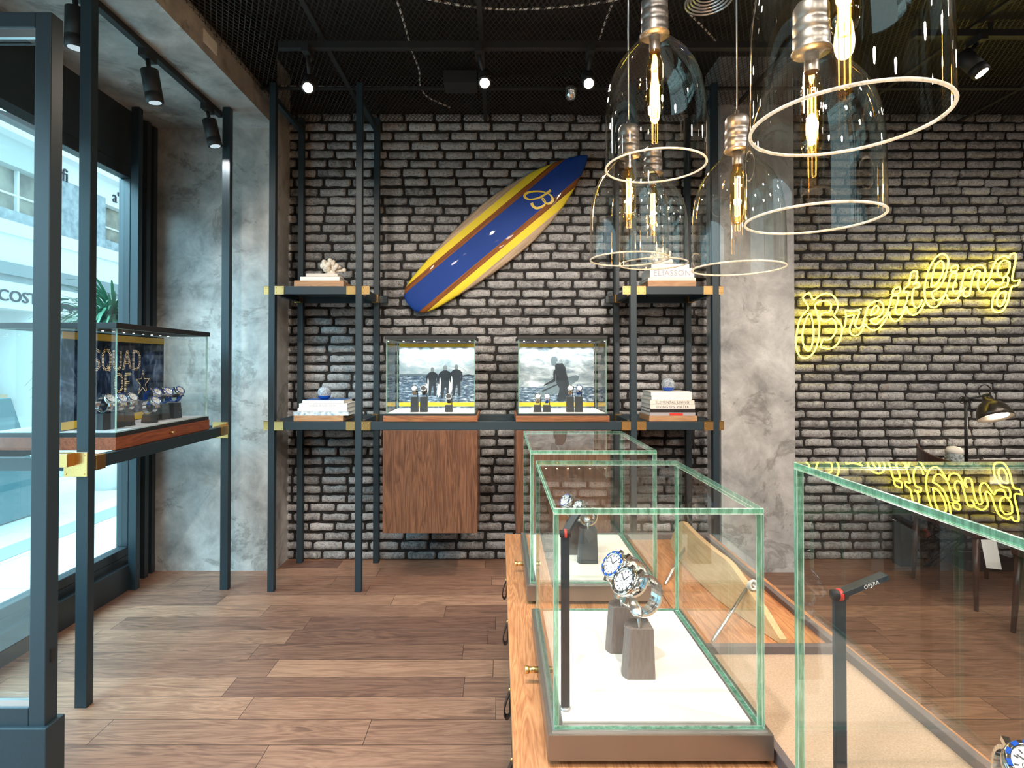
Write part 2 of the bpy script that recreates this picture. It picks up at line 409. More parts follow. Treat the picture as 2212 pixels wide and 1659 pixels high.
M['mall_tile'] = tilemat('mall floor tile', (.66, .64, .60), (.50, .49, .46))
M['mall_white'] = simple('white facade', (.80, .81, .80), .6)
M['mall_grey'] = simple('grey moulding', (.26, .30, .31), .6)
M['marble'] = speckle('grey marble', (.22, .27, .30), (.42, .47, .49), 5, .3)
M['stucco'] = speckle('white stucco', (.42, .47, .46), (.62, .66, .65), 120, .8)
M['shopdark'] = speckle('shop interior', (.10, .10, .08), (.42, .38, .30), 1.6, .5)
M['teal'] = simple('teal cloth', (.02, .13, .16), .7)

# surfboard
def boardmat():
    m, t, b, o = nt('lacquered surfboard')
    tc = N(t, 'ShaderNodeTexCoord'); x, y, z = sep(t, tc.outputs['Object'])
    ax = mth(t, 'ABSOLUTE', x)
    col = ramp(t, mth(t, 'DIVIDE', ax, .25), [(0, (.010, .048, .26)), (.083/.25, (.30, .10, .022)), (.119/.25, (.80, .62, .045)), (.170/.25, (.55, .40, .27))], 'CONSTANT')
    g = N(t, 'ShaderNodeMapping'); g.inputs['Scale'].default_value = (60, 2, 1); t.links.new(tc.outputs['Object'], g.inputs[0])
    gr = noise(t, g.outputs[0], 1.5, 5, .65)
    iswood = ramp(t, mth(t, 'DIVIDE', ax, .25), [(0, (0, 0, 0)), (.083/.25, (1, 1, 1)), (.119/.25, (0, 0, 0)), (.170/.25, (.8, .8, .8))], 'CONSTANT')
    dk = mix(t, ramp(t, gr, [(.4, (0, 0, 0)), (.65, (1, 1, 1))]), col, mix(t, .55, col, (.0, .0, .0)))
    t.links.new(mix(t, iswood, col, dk), b.inputs['Base Color'])
    b.inputs['Roughness'].default_value = .6; b.inputs['Specular IOR Level'].default_value = .2; b.inputs['Coat Weight'].default_value = .1; b.inputs['Coat Roughness'].default_value = .02; return m
M['board'] = boardmat()

# ------------------------------------------------------------------ room shell
WY = 4.14; CZ = 3.26
ob('floor', MB().box(-2.50, 5.2, -3.6, 4.4, -.1, 0), M['floor'], kind='structure')
# brick wall
def brick_wall():
    x0, x1 = -1.62, 5.15
    mb = MB().box(x0, x1, WY, WY+.2, 0, CZ+.35)
    pitch, course = .2085, .0693
    V = []; Fc = []; tone = []; nu, nv = 9, 5
    base = 8
    k = 0; z = 0.004
    row = 0
    while z < CZ+.02:
        x = x0 - rng.uniform(0, pitch) if row % 2 else x0 - pitch*.5 - rng.uniform(-.03, .03)
        while x < x1:
            L = pitch*rng.uniform(.90, 1.10)
            a0, a1 = max(x+.0092, x0), min(x+L-.0092, x1)
            if a1-a0 > .02:
                rowj = rng.uniform(-.002, .002)+.003*math.sin(x*2.1+row); h = course-.0172+rng.uniform(-.003, .002); tn = np.clip(rng.normal(.45, .27), 0, 1); dep = rng.uniform(.014, .022)
                us = np.array([0, .04, .12, .3, .5, .7, .88, .965, 1.]); vs = np.array([0, .12, .5, .88, 1.])
                for j in range(nv):
                    for i in range(nu):
                        u, v = us[i], vs[j]
                        edge = (i in (0, nu-1)) or (j in (0, nv-1))
                        # round off the corners
                        cu = u; cv = v
                        if i in (0, nu-1) and j in (0, nv-1): cu = .045 if i == 0 else .955; cv = .22 if j == 0 else .78
                        px = a0+(a1-a0)*cu+rng.uniform(-.0022, .0022); pz = z+rowj+h*cv+rng.uniform(-.0036, .0036)
                        py = WY-(0.0005 if edge else dep+rng.uniform(-.004, .004))
                        V.append((px, py, pz)); tone.append(tn)
                o = base+k*nu*nv
                for j in range(nv-1):
                    for i in range(nu-1):
                        Fc.append((o+j*nu+i, o+j*nu+i+1, o+(j+1)*nu+i+1, o+(j+1)*nu+i))
                k += 1
            x += L
        z += course; row += 1
    n0 = len(mb.f)
    mb.v += V; mb.f += Fc; mb.m = [0]*n0+[1]*len(Fc); mb.sm = [False]*n0+[True]*len(Fc)
    w = ob('wall_back', mb, [M['mortar'], M['brick']], kind='structure')
    at = w.data.attributes.new('tone', 'FLOAT', 'POINT'); at.data.foreach_set('value', [0.0]*8+tone)
brick_wall()
ob('wall_right', MB().box(5.1, 5.2, -3.6, 4.14, 0, 3.6), M['concrete'], kind='structure')
ob('wall_rear', MB().box(-2.5, 5.2, -3.7, -3.6, 0, 3.6), M['concrete'], kind='structure')
ob('wall_corner', MB().box(-2.50, -1.565, 3.90, 4.34, 0, 3.62), M['concrete'], kind='structure')
ob('wall_pillar', MB().box(1.545, 2.06, 3.87, 4.139, 0, 3.6), M['concrete'], kind='structure')
bk = MB().box(-2.50, -1.570, -3.6, 3.899, 3.108, CZ+.03)
ob('ceiling_bulkhead', bk, M['concrete'], kind='structure')
ob('ceiling_bulkhead_top', MB().box(-2.50, -1.566, -3.6, 3.899, CZ+.031, 3.62), M['black_matt'], kind='structure')
# ceiling mesh with black void above
cm = MB(); cm.add([(-1.57, -3.6, CZ), (5.1, -3.6, CZ), (5.1, WY, CZ), (-1.57, WY, CZ)], [(0, 3, 2, 1)])
ob('ceiling', cm, M['mesh'], kind='structure')
ob('ceiling_void', MB().box(-1.57, 5.1, -3.6, WY, 3.6, 3.65), M['black_matt'], kind='structure')
# grid bars under the mesh
k = 1
for x in (-.98, -.10, .78, 1.66, 2.54, 3.42):
    ob('trim_%d' % k, MB().box(x-.013, x+.013, -3.5, WY-.03, CZ-.012, CZ-.001), M['black_matt'], kind='structure'); k += 1
for y in (.3, 1.9, 2.65, 3.62):
    ob('trim_%d' % k, MB().box(-1.56, 5.05, y-.013, y+.013, CZ-.014, CZ-.002), M['black_matt'], kind='structure'); k += 1
# left wall: window band
WX = -2.42
ob('wall_left', MB().box(WX-.10, WX, -.6, 3.899, 2.74, 3.108).box(WX-.10, WX, 1.55, 3.70, 0, .20).box(WX-.09, WX+.05, 1.80, 3.66, 0, .16)
   .box(WX-.12, WX-.005, 3.70, 3.899, 0, 2.74).box(WX-.02, WX+.03, 3.76, 3.80, 0, 3.10).box(WX-.02, WX+.02, 3.85, 3.89, 0, 3.10)
   .box(WX-.10, WX, -3.6, -.6, 0, 3.108), M['dark_frame'], kind='structure')
w1 = thing('window_1', None, None, (WX, 2.7, .2), kind='structure')
ob('window_frame', MB().box(WX-.07, WX, 1.80, 3.70, 2.665, 2.74).box(WX-.07, WX, 1.80, 3.70, .20, .255).box(WX-.07, WX, 3.635, 3.70, .255, 2.665)
   .box(WX-.07, WX, 1.80, 1.86, .255, 2.665), M['dark_frame'], w1, bevel=.004)
ob('window_glass', MB().box(WX-.045, WX-.035, 1.86, 3.635, .255, 2.665), M['win'], w1)
# open glass door leaf
d1 = thing('door_1', None, None, (-1.93, 1.775, 0), kind='structure')
DY0, DY1, DX1, DX0 = 1.75, 1.80, -1.42, -2.40
ob('door_frame', MB().box(DX1-.052, DX1, DY0, DY1, .02, 2.566).box(DX0, DX0+.052, DY0, DY1, .02, 2.566).box(DX0+.052, DX1-.052, DY0, DY1, 2.516, 2.566)
   .box(DX0+.052, DX1-.052, DY0, DY1, .30, .372), M['black'], d1, bevel=.003)
ob('door_kick_panel', MB().box(DX0-.005, DX1+.013, DY0-.012, DY1+.015, .02, .315), M['black'], d1, bevel=.003)
ob('door_glass', MB().box(DX0+.052, DX1-.052, DY0+.02, DY0+.03, .372, 2.516), M['win'], d1)
ob('door_glazing_bead', MB().box(DX0+.052, DX1-.052, DY0+.006, DY0+.019, .372, .392).box(DX0+.052, DX1-.052, DY0+.006, DY0+.019, 2.488, 2.516), M['steel_brush'], d1)
ob('door_keyhole', MB().box(DX1-.001, DX1+.003, DY0+.018, DY0+.034, .505, .545), M['black_matt'], d1, label='black keyhole plate')

# ------------------------------------------------------------------ mall outside (window side)
FX = -10.0
def fz(s): return H+s*10.0
ob('mall_floor', MB().box(-16, -2.51, -6, 30, -.1, -.002), M['mall_tile'], kind='structure')
ob('mall_floor_stripe', MB().box(-3.9, -3.65, -6, 30, -.001, .001).box(-5.9, -5.6, -6, 30, -.001, .001), M['mall_grey'], kind='structure')
fac = thing('mall_facade', None, None, (FX, 12, 0), kind='structure')
ob('upper_bulkhead', MB().box(FX-1, FX, 2, 26, fz(.407), fz(.462)), M['stucco'], fac)
ob('upper_soffit', MB().box(FX-1, FX+.3, 2, 26, fz(.462), fz(.60)), M['mall_white'], fac)
ob('upper_shopfront', MB().box(FX-1, FX-.25, 2, 26, fz(.30), fz(.407)), M['shopdark'], fac)
mg = MB()
for y in np.arange(2.5, 26, 1.15): mg.box(FX-.26, FX-.18, y, y+.05, fz(.30), fz(.407))
mg.box(FX-.26, FX-.20, 2, 26, fz(.352), fz(.356))
ob('shopfront_mullion', mg, M['white'], fac)
ob('marble_pier', MB().box(FX-.24, FX+.02, 12.55, 13.35, fz(.27), fz(.42)).box(FX-.24, FX+.02, 13.5, 14.05, fz(.27), fz(.42)).box(FX-.3, FX, 2, 26, fz(.289), fz(.315)), M['marble'], fac)
ob('ledge', MB().box(FX-1, FX+.12, 2, 26, fz(.262), fz(.289)).box(FX-1, FX+.05, 2, 26, fz(.205), fz(.262)), M['mall_white'], fac)
ob('moulding', MB().box(FX-1, FX+.10, 2, 26, fz(.180), fz(.205)).box(FX-1, FX+.02, 2, 26, fz(.168), fz(.180)), M['mall_grey'], fac)
ob('sign_board', MB().box(FX-1, FX, 2, 26, fz(.112), fz(.168)), M['mall_white'], fac)
ob('shop_opening', MB().box(FX-2.2, FX-1.6, 2, 13.0, 0, fz(.112)), M['shopdark'], fac)
ob('shop_pier', MB().box(FX-1, FX, 12.0, 12.35, 0, fz(.112)).box(FX-1, FX, 13.2, 26, 0, fz(.112)), M['mall_white'], fac)
sg = text_mb('LACOSTE', .33, (FX+.01, 10.62, fz(.127)), (0, 1, 0), (0, 0, 1), extrude=.02, sx=1.12)
ob('shop_lettering', sg, M['ink'], label='dark raised shop name letters', cat=None, parent=fac)
# reptile emblem next to the shop name
cr = MB()
CR = lambda x, y, z: (FX+.01+z, 12.55+x, fz(.124)+y)
cr.prism([(0, .10), (.12, .13), (.30, .13), (.46, .09), (.60, .08), (.72, .13), (.86, .15), (.72, .09), (.62, .02), (.44, .0), (.40, -.07), (.34, -.06), (.34, .0), (.16, .02), (.12, -.05), (.06, -.04), (.08, .03)], 0, .02, f=CR)
cr.prism([(0, .16), (.14, .20), (.30, .24), (.34, .27), (.16, .25), (0, .21)], 0, .02, f=CR)
ob('reptile_emblem', cr, M['ink'], parent=fac)
ob('upper_lettering', text_mb('fi', .42, (FX+.03, 12.62, fz(.418)), (0, 1, 0), (0, 0, 1), extrude=.01, mb=text_mb("a's", .42, (FX+.03, 14.28, fz(.418)), (0, 1, 0), (0, 0, 1), extrude=.01)), M['ink'], parent=fac)
ob('upper_sign_board', MB().box(FX-.2, FX+.015, 12.5, 15.2, fz(.405), fz(.462)), M['mall_white'], fac)
# shop display inside
for i, (y, z0, z1, mm) in enumerate([(9.6, 0, .9, 'white'), (10.6, 0, 1.3, 'white'), (11.4, 0, .8, 'pale_wood')]):
    t0 = thing('display_plinth', ['low white plinth in the shop across the mall', 'tall white plinth in the shop across the mall', 'pale wood plinth by the pier of the shop across the mall'][i], 'plinth', (FX-.6, y, 0))
    ob('block', MB().box(FX-.85, FX-.35, y-.3, y+.3, z0, z1), M[mm], t0)
    ob('folded_shirts', MB().box(FX-.78, FX-.42, y-.2, y+.2, z1, z1+.06).box(FX-.76, FX-.44, y-.19, y+.19, z1+.06, z1+.11), M['white' if i else 'blue'], t0)
setp(ob('poster_stand', MB().box(FX-.2, FX-.16, 9.0, 9.75, 0, 2.0), M['red']), 'red upright panel in the shop window across the mall', 'panel')
setp(ob('draped_table', MB().prism([(-.35, -.6), (.35, -.6), (.35, .6), (-.35, .6)], 0.0, .01, f=lambda x, y, z: (-4.9+x*1.2, 4.75+y*1.2, z)).add(
    [(-5.35, 4.0, .01), (-4.45, 4.0, .01), (-4.45, 5.5, .01), (-5.35, 5.5, .01), (-5.15, 4.45, 1.12), (-4.65, 4.45, 1.12), (-4.65, 5.3, 1.12), (-5.15, 5.3, 1.12)],
    [(0, 1, 5, 4), (1, 2, 6, 5), (2, 3, 7, 6), (3, 0, 4, 7), (4, 5, 6, 7)]), M['teal'], bevel=.02), 'dark teal cloth covered stand out in the mall', 'covered stand')
# plant
pl = thing('potted_palm', 'tall leafy plant with thin arching leaves in the mall', 'plant', (-4.55, 6.55, 0))
ob('pot', MB().lathe([(0, 0), (.20, 0), (.26, .55), (.23, .55), (.22, .5), (0, .5)], 20, (-4.55, 6.55, 0)), M['white'], pl)
ob('stem', MB().tube([(-4.55, 6.55, .5), (-4.53, 6.57, 1.2), (-4.55, 6.55, 1.85)], .03, 8), M['pale_wood'], pl)
lf = MB()
for i in range(520):
    a = rng.uniform(0, 2*math.pi); L = rng.uniform(.45, .95); up = rng.uniform(.15, 1.0); z0 = rng.uniform(1.5, 2.1)
    pts = []
    for s in np.linspace(0, 1, 6):
        r = L*s*(.4+.6*(1-up*.6)); zz = z0+L*(up*s*1.0-s*s*.75*(1.15-up*.55))
        pts.append(Vector((-4.55+r*math.cos(a), 6.55+r*math.sin(a), zz)))
    side = Vector((-math.sin(a), math.cos(a), 0)); vs = []
    for q, p in enumerate(pts):
        w = .016*math.sin(math.pi*min(1, .15+q/5*.85)); vs += [p-side*w, p+side*w+Vector((0, 0, .004))]
    lf.add(vs, [(2*q, 2*q+1, 2*q+3, 2*q+2) for q in range(5)], 0, True)
ob('leaves', lf, M['leaf'], pl)

# ------------------------------------------------------------------ track lights
def spotlight(name, label, mount, body_top, tilt_dir, lens='lens_on', rad=.042, ln=.165, group='track spotlights', zc=None):
    """mount point under a track, can-shaped head pointing along tilt_dir"""
    mx = Vector(mount); t0 = thing(name, label, 'spotlight', mx, group)
    d = Vector(tilt_dir).normalized(); bt = Vector(body_top)
    ob('adapter', MB().box(mx.x-.018, mx.x+.018, mx.y-.05, mx.y+.05, mx.z-.035, mx.z), M['black_matt'], t0)
    ob('stem', MB().cyl(mx-Vector((0, 0, .035)), bt-d*(-.02), .011, 10), M['black_matt'], t0)
    a = bt; b = bt+d*ln
    ob('housing', MB().tube([a-d*.002, a, a+d*ln*.70, a+d*ln*.705, a+d*ln*.715, a+d*ln*.72, b], [rad*.6, rad, rad, rad*.95, rad*.95, rad, rad], 24), M['black_matt'], t0)
    ob('lens', MB().cyl(b+d*.0005, b+d*.002, rad*.72, 20), M[lens], t0)
    return t0, b+d*.01, d
wt = setp(ob('light_track', MB().box(-1.858, -1.822, .2, 3.66, 3.075, 3.107), M['black_matt'], bevel=.002), 'black lighting track under the concrete bulkhead by the window', 'light track')
for (y, lab, dr) in [(2.39, 'large black can spotlight nearest the camera on the window track', (-.06, .05, -1)), (2.89, 'black can spotlight in the middle of the window track', (.12, .12, -1)), (3.49, 'black can spotlight at the far end of the window track', (.22, .05, -1))]:
    t0, lp, d = spotlight('track_spotlight', lab, (-1.84, y, 3.075), (-1.83, y, 2.985), dr, 'lens_dim')
    light('SPOT', lp, 26, NEUT, target=lp+d, parent=t0, spot_size=R(95), spot_blend=.6, shadow_soft_size=.02)
TY = 3.04; TZ = 3.18
setp(ob('light_track', MB().box(-1.21, 1.95, TY-.018, TY+.018, TZ, TZ+.035).box(-1.0, -.98, TY-.005, TY+.005, TZ+.03, CZ).box(1.6, 1.62, TY-.005, TY+.005, TZ+.03, CZ), M['black_matt']), 'long black ceiling track with three lit spots above the surfboard', 'light track')
setp(ob('light_track', MB().box(2.2, 4.9, 2.93-.018, 2.93+.018, TZ, TZ+.035).box(2.6, 2.62, 2.925, 2.935, TZ+.03, CZ).box(4.0, 4.02, 2.925, 2.935, TZ+.03, CZ), M['black_matt']), 'black ceiling track at the right above the neon sign', 'light track')
for (px, py, lx, lab) in [(665, 190, 665, 'lit spotlight above the left shelf bay'), (1047, 180, 1034, 'lit spotlight above the surfboard, second from the left'), (1272, 181, 1275, 'lit spotlight just left of the hanging glass lamps')]:
    q = P(px, py, TY-.02); mx = P(lx, 120, TY).x
    d = (Vector((0, 0, 1.0))-q); d = Vector((d.x*.25, -1.3, -1.3)).normalized()
    t0, lp, d = spotlight('track_spotlight', lab, (mx, TY, TZ), q-d*.13, d, 'lens_on', .036, .125)
    light('SPOT', lp, 28, WARM, target=lp+d, parent=t0, spot_size=R(80), spot_blend=.5, shadow_soft_size=.02)
q = P(2112, 150, 2.9); 
t0, lp, d = spotlight('track_spotlight', 'lit black spotlight tilted right at the right end of the ceiling', (P(2110, 80, 2.93).x, 2.93, TZ), q-Vector((.35, -.35, -.8)).normalized()*.12, (.35, -.35, -.8), 'lens_on', .042, .15)
light('SPOT', lp, 40, NEUT, target=lp+d, parent=t0, spot_size=R(80), spot_blend=.5, shadow_soft_size=.02)
# tracks out of view, that light the wall and the counter
for (ty, nm) in [(1.45, 'black ceiling track over the counter, out of view'), (.55, 'black ceiling track behind the counter cases, out of view')]:
    setp(ob('light_track', MB().box(-1.45, 4.9, ty-.018, ty+.018, TZ, TZ+.035).box(-1.0, -.98, ty-.005, ty+.005, TZ+.03, CZ), M['black_matt']), nm, 'light track')
for i, ((x, y), tg, pw) in enumerate(SPOTS):
    tp = Vector((x, y, TZ)); bt = Vector((x, y, TZ-.09)); d = (Vector(tg)-bt).normalized()
    t0, lp, d = spotlight('track_spotlight', 'ceiling spotlight out of view, number %s from the window side' % ['one', 'two', 'three', 'four', 'five', 'six', 'seven', 'eight', 'nine'][i], tp, bt, d, 'lens_on', .04, .13)
    light('SPOT', lp, pw, WARM if i < 6 else NEUT, target=tg, parent=t0, spot_size=R(62 if i < 6 else 70), spot_blend=.55, shadow_soft_size=.03)
for i, (x, y) in enumerate(FILL_LIGHTS):
    pf = thing('added_fill_light', 'round black fixture added for fill light, out of view, %s' % ['just behind the camera', 'behind the camera, second', 'behind the camera, third', 'behind the camera near the door', 'rear row left', 'rear row right', 'right of the counter', 'far right', 'above the desk chairs'][i], 'ceiling light', (x, y, CZ-.02), 'added ceiling fill lights')
    ob('housing', MB().lathe([(0, CZ-.004), (.095, CZ-.004), (.095, CZ-.075), (.088, CZ-.075), (.085, CZ-.02), (0, CZ-.02)], 24, (x, y, 0)), M['black_matt'], pf)

# ceiling conduits, seen through the mesh
def conduit_mat():
    m, t, b, o = nt('spiral conduit'); xx, yy, zz = sep(t, pos(t))
    f = mth(t, 'FRACT', mth(t, 'MULTIPLY', mth(t, 'ADD', xx, yy), 16)); j = mth(t, 'GREATER_THAN', f, .35)
    t.links.new(mix(t, j, (.04, .04, .04), (.75, .72, .68)), b.inputs['Base Color']); b.inputs['Roughness'].default_value = .4; return m
M['conduit'] = conduit_mat()
def CP(px, py, z=3.285):   # point on the ceiling plane seen at pixel
    k = (z-H); a = (px-CX)/F; b = -(py-CYP)/F
    dy = math.cos(PITCH)-b*math.sin(PITCH); dz = math.sin(PITCH)+b*math.cos(PITCH); s = k/dz
    return Vector((a*s, dy*s, z))
CDS = [([(850, -20), (870, 40), (890, 110), (905, 150), (908, 185), (925, 210), (972, 232)], 'curling pale conduit on the ceiling above the surfboard'),
       ([(905, -6), (1000, 12), (1095, 20), (1200, 16), (1300, 5), (1380, -12)], 'pale conduit sweeping across the top centre of the ceiling'),
       ([(600, 186), (700, 187), (800, 188), (960, 189), (1090, 190), (1200, 190)], 'straight pale conduit along the ceiling near the brick wall'),
       ([(1330, -10), (1310, 40), (1294, 86)], 'short pale conduit on the ceiling left of the hanging lamps'),
       ([(1490, 30), (1520, 60), (1545, 88)], 'short pale conduit on the ceiling behind the hanging lamps')]
for pts, lab in CDS:
    setp(ob('conduit', MB().tube(smooth_path([CP(*p) for p in pts], 5), .0055, 6), M['conduit']), lab, 'conduit')
dc = MB(); c0 = CP(1530, 2, 3.22)
for i in range(5): dc.tube([c0+Vector((.11*math.cos(a)*(1-.12*i), .11*math.sin(a)*(1-.12*i), .008*i)) for a in np.linspace(0, 2*math.pi, 25)[:-1]], .006, 6, True)
setp(ob('coiled_cable', dc, M['steel_brush']), 'coil of grey cable on the ceiling above the hanging lamps', 'cable coil')
cq = P(1233, 196, 3.6)
setp(ob('ceiling_camera', MB().lathe([(0, -.05), (.025, -.045), (.038, -.02), (.04, 0), (.045, .01), (.045, .03), (0, .03)], 20, (cq.x, 3.6, CZ-.045)), M['chrome']), 'small round dome camera on the ceiling beside the third spotlight', 'camera')
setp(ob('speaker_box', MB().box(*(lambda a, b: (a.x, b.x))(P(960, 170, 3.45), P(1030, 170, 3.45)), 3.38, 3.52, 3.17, 3.245), M['black_matt']), 'flat black box under the ceiling left of the second spotlight', 'box')
vq = -1.568
vt = thing('air_vent', 'small white rectangular vent on the side of the concrete bulkhead', 'vent', (vq, 2.99, 3.19))
vm = MB().box(vq, vq+.006, 2.92, 3.06, 3.155, 3.225)
ob('vent_plate', vm, M['white'], vt, bevel=.002)
vs_ = MB()
for i in range(5): vs_.box(vq+.006, vq+.009, 2.93, 3.05, 3.162+i*.012, 3.167+i*.012)
ob('vent_slats', vs_, M['white'], vt)

# ------------------------------------------------------------------ shelving frames
def bracket(mb, x, y0, z0, z1, sgn, L=.058, t=.004):
    """sleeve plate round a beam along x starting at post face x, running sgn"""
    xa, xb = sorted((x, x+sgn*L)); mb.box(xa, xb, y0-t, y0, z0-.002, z1+.002)
    mb.box(xa, xb, y0-t, y0+.03, z1, z1+t*.6)
    for zz in (z0+.01, z1-.01):
        for xx in (xa+.01, xb-.01): mb.sphere((xx, y0-t, zz), .0035, 6)
fr = thing('shelving_frame', 'black steel wall shelving frame with brass corner brackets along the brick wall', 'shelving', (0, 3.8, 0))
PF0, PF1, PR0, PR1 = 3.537, 3.577, 4.045, 4.085
pw = .04
XA, XB, XC, XD = (-1.470, -1.430), (-.915, -.875), (.838, .878), (1.362, 1.402)
for (a, b) in (XA, XB, XC, XD):
    ob('post', MB().box(a, b, PF0, PF1, 0, 3.25), M['black'], fr, bevel=.0015)
    ob('post', MB().box(a, b, PR0, PR1, 0, 3.25), M['black'], fr, bevel=.0015)
    ob('top_rail', MB().box(a+.005, b-.005, PF1, PR0, 3.14, 3.175), M['black'], fr)
for (z0, z1) in ((1.892, 1.942), (1.027, 1.079)):
    for (A, B) in ((XA, XB), (XC, XD)):
        ob('beam', MB().box(A[1], B[0], PF0+.002, PF1-.002, z0, z1), M['black'], fr, bevel=.001)
        ob('beam', MB().box(A[1], B[0], PR0+.002, PR1-.002, z0, z1), M['black'], fr, bevel=.001)
        for (a, b) in (A, B): ob('beam', MB().box(a+.004, b-.004, PF1, PR0, z0, z1), M['black'], fr, bevel=.001)
        ob('shelf_board', MB().box(A[1]-.01, B[0]+.01, PF1-.003, PR0+.003, z1-.012, z1), M['black'], fr)
ob('beam', MB().box(XB[1], XC[0], PF0+.002, PF1-.002, 1.027, 1.079), M['black'], fr, bevel=.001)
ob('beam', MB().box(XB[1], XC[0], PR0+.002, PR1-.002, 1.027, 1.079), M['black'], fr, bevel=.001)
for (a, b), top in ((XB, 1), (XC, 1)):
    pass
for (z0, z1) in ((1.892, 1.942), (1.027, 1.079)):
    for k2, (a, b) in enumerate((XA, XB, XC, XD)):
        m_ = MB(); y0 = PF0+.002
        m_.box(a-.002, b+.002, PF1, PF1+.055, z0-.004, z1+.003)
        ob('bracket', MB().box(a-.002, b+.002, PR0-.055, PR0, z0-.004, z1+.003), M['brass'], fr, label='brass corner bracket')
        if k2 in (1, 3) or (k2 == 2 and z0 < 1.5) : bracket(m_, a, y0, z0, z1, -1)
        if k2 in (0, 2) or (k2 == 1): bracket(m_, b, y0, z0, z1, 1) if (k2 != 1 or z0 < 1.5) else bracket(m_, b, y0, z0, z1, 1, .05)
        if k2 == 0: bracket(m_, a, y0+.01, z0, z1, -1, .032)
        if k2 == 3: bracket(m_, b, y0+.01, z0, z1, 1, .032)
        if k2 == 2 and z0 > 1.5: bracket(m_, a, y0, z0, z1, -1, .05)
        ob('bracket', m_, M['brass'], fr, label='brass corner bracket')
ob('beam_stub', MB().box(XB[1], XB[1]+.06, PR0, PR1, 1.892, 1.942).box(XC[0]-.06, XC[0], PR0, PR1, 1.892, 1.942), M['black'], fr)
# cabinets hung under the long beam
for (x0, x1, lab) in ((-.738, -.137, 'walnut veneer wall cabinet under the left glass case'), (.107, .706, 'walnut veneer wall cabinet under the right glass case')):
    c = thing('wall_cabinet', lab, 'cabinet', ((x0+x1)/2, 3.8, .376), 'walnut cabinets under the shelf')
    ob('body', MB().box(x0+.002, x1-.002, PF0+.02, 4.11, .376, 1.026), M['walnut'], c)
    ob('door', MB().box(x0, x1, PF0-.004, PF0+.0195, .374, 1.024), M['walnut'], c, bevel=.001)

# window-side frame
wf = thing('shelving_frame', 'tall black steel frame with brass brackets standing by the window', 'shelving', (-2.06, 3.0, 0))
WXR = (-1.785, -1.735); WXL = (-2.372, -2.322); WY0 = (2.351, 2.391); WY1 = (3.566, 3.606)
for xx in (WXR, WXL):
    for yy in (WY0, WY1):
        ob('post', MB().box(*xx, *yy, 0, 3.104), M['black'], wf, bevel=.0015)
    ob('beam', MB().box(xx[0]+.004, xx[1]-.004, WY0[1], WY1[0], .995, 1.05), M['black'], wf, bevel=.001)
for yy in (WY0, WY1): ob('beam', MB().box(WXL[1], WXR[0], yy[0]+.004, yy[1]-.004, .995, 1.05), M['black'], wf, bevel=.001)
g = MB().box(-1.835, -1.735, 2.345, 2.350, .972, 1.075).box(-1.855, -1.785, 2.300, 2.345, 1.02, 1.075)
g.box(-1.79, -1.73, 2.392, 2.450, .99, 1.054)
for (dx, dz) in ((.012, .012), (.088, .012), (.088, .09)): g.sphere((-1.835+dx, 2.344, .972+dz), .0035, 6)
ob('bracket', g, M['brass'], wf, bevel=.002, label='brass corner bracket')
g = MB().box(-1.835, -1.735, 3.560, 3.565, .972, 1.075).box(-1.789, -1.731, 3.48, 3.565, 1.00, 1.054)
for (dx, dz) in ((.012, .012), (.088, .012), (.088, .09)): g.sphere((-1.835+dx, 3.559, .972+dz), .0035, 6)
ob('bracket', g, M['brass'], wf, bevel=.002, label='brass corner bracket')

# ------------------------------------------------------------------ glass cases
def pane(parent, x0, x1, y0, y1, z0, z1, thin, out, edge='edge'):
    idx = [1]*6; k = {'x': 0, 'y': 2, 'z': 4}[thin]; idx[k] = 2 if out > 0 else 0; idx[k+1] = 0 if out > 0 else 2
    o = ob('glass_pane', MB().box(x0, x1, y0, y1, z0, z1, m=idx), [M['pane'], M[edge], M['clear'], M['chamfer']], parent)
    b = o.modifiers.new('arris', 'BEVEL'); b.width = .0011; b.segments = 1; b.limit_method = 'NONE'; b.material = 3
    return o
def glass_box(parent, x0, x1, y0, y1, z0, z1, t=.012, top=True, edge='edge'):
    e = .0004; zt = z1-t if top else z1
    pane(parent, x0, x1, y0, y0+t, z0, zt-e, 'y', -1, edge); pane(parent, x0, x1, y1-t, y1, z0, zt-e, 'y', 1, edge)
    pane(parent, x0, x0+t, y0+t+e, y1-t-e, z0, zt-e, 'x', -1, edge); pane(parent, x1-t, x1, y0+t+e, y1-t-e, z0, zt-e, 'x', 1, edge)
    if top: pane(parent, x0, x1, y0, y1, zt, z1, 'z', 1, edge)

# --- picture panels
def cloud_sea(name, horizon, dark=1.0):
    m, t, b, o = nt(name); tc = N(t, 'ShaderNodeTexCoord'); x, y, z = sep(t, tc.outputs['Object'])
    mp = N(t, 'ShaderNodeMapping'); mp.inputs['Scale'].default_value = (9, 9, 20); t.links.new(tc.outputs['Object'], mp.inputs[0])
    cl = noise(t, mp.outputs[0], 1.0, 7, .6, .8)
    mp2 = N(t, 'ShaderNodeMapping'); mp2.inputs['Scale'].default_value = (22, 22, 90); t.links.new(tc.outputs['Object'], mp2.inputs[0])
    se = noise(t, mp2.outputs[0], 1.0, 7, .7, .5)
    sky = ramp(t, cl, [(.32, (.10*dark, .16*dark, .20*dark)), (.55, (.45, .52, .56)), (.68, (.8, .85, .87))])
    sea = ramp(t, se, [(.38, (.012, .028, .055)), (.52, (.10, .17, .25)), (.64, (.62, .70, .76))])
    t.links.new(mix(t, mth(t, 'GREATER_THAN', z, horizon), sea, sky), b.inputs['Base Color']); b.inputs['Roughness'].default_value = .35; return m
M['print_a'] = cloud_sea('surfers print', .228, 2.0); M['print_b'] = cloud_sea('lone surfer print', .150)
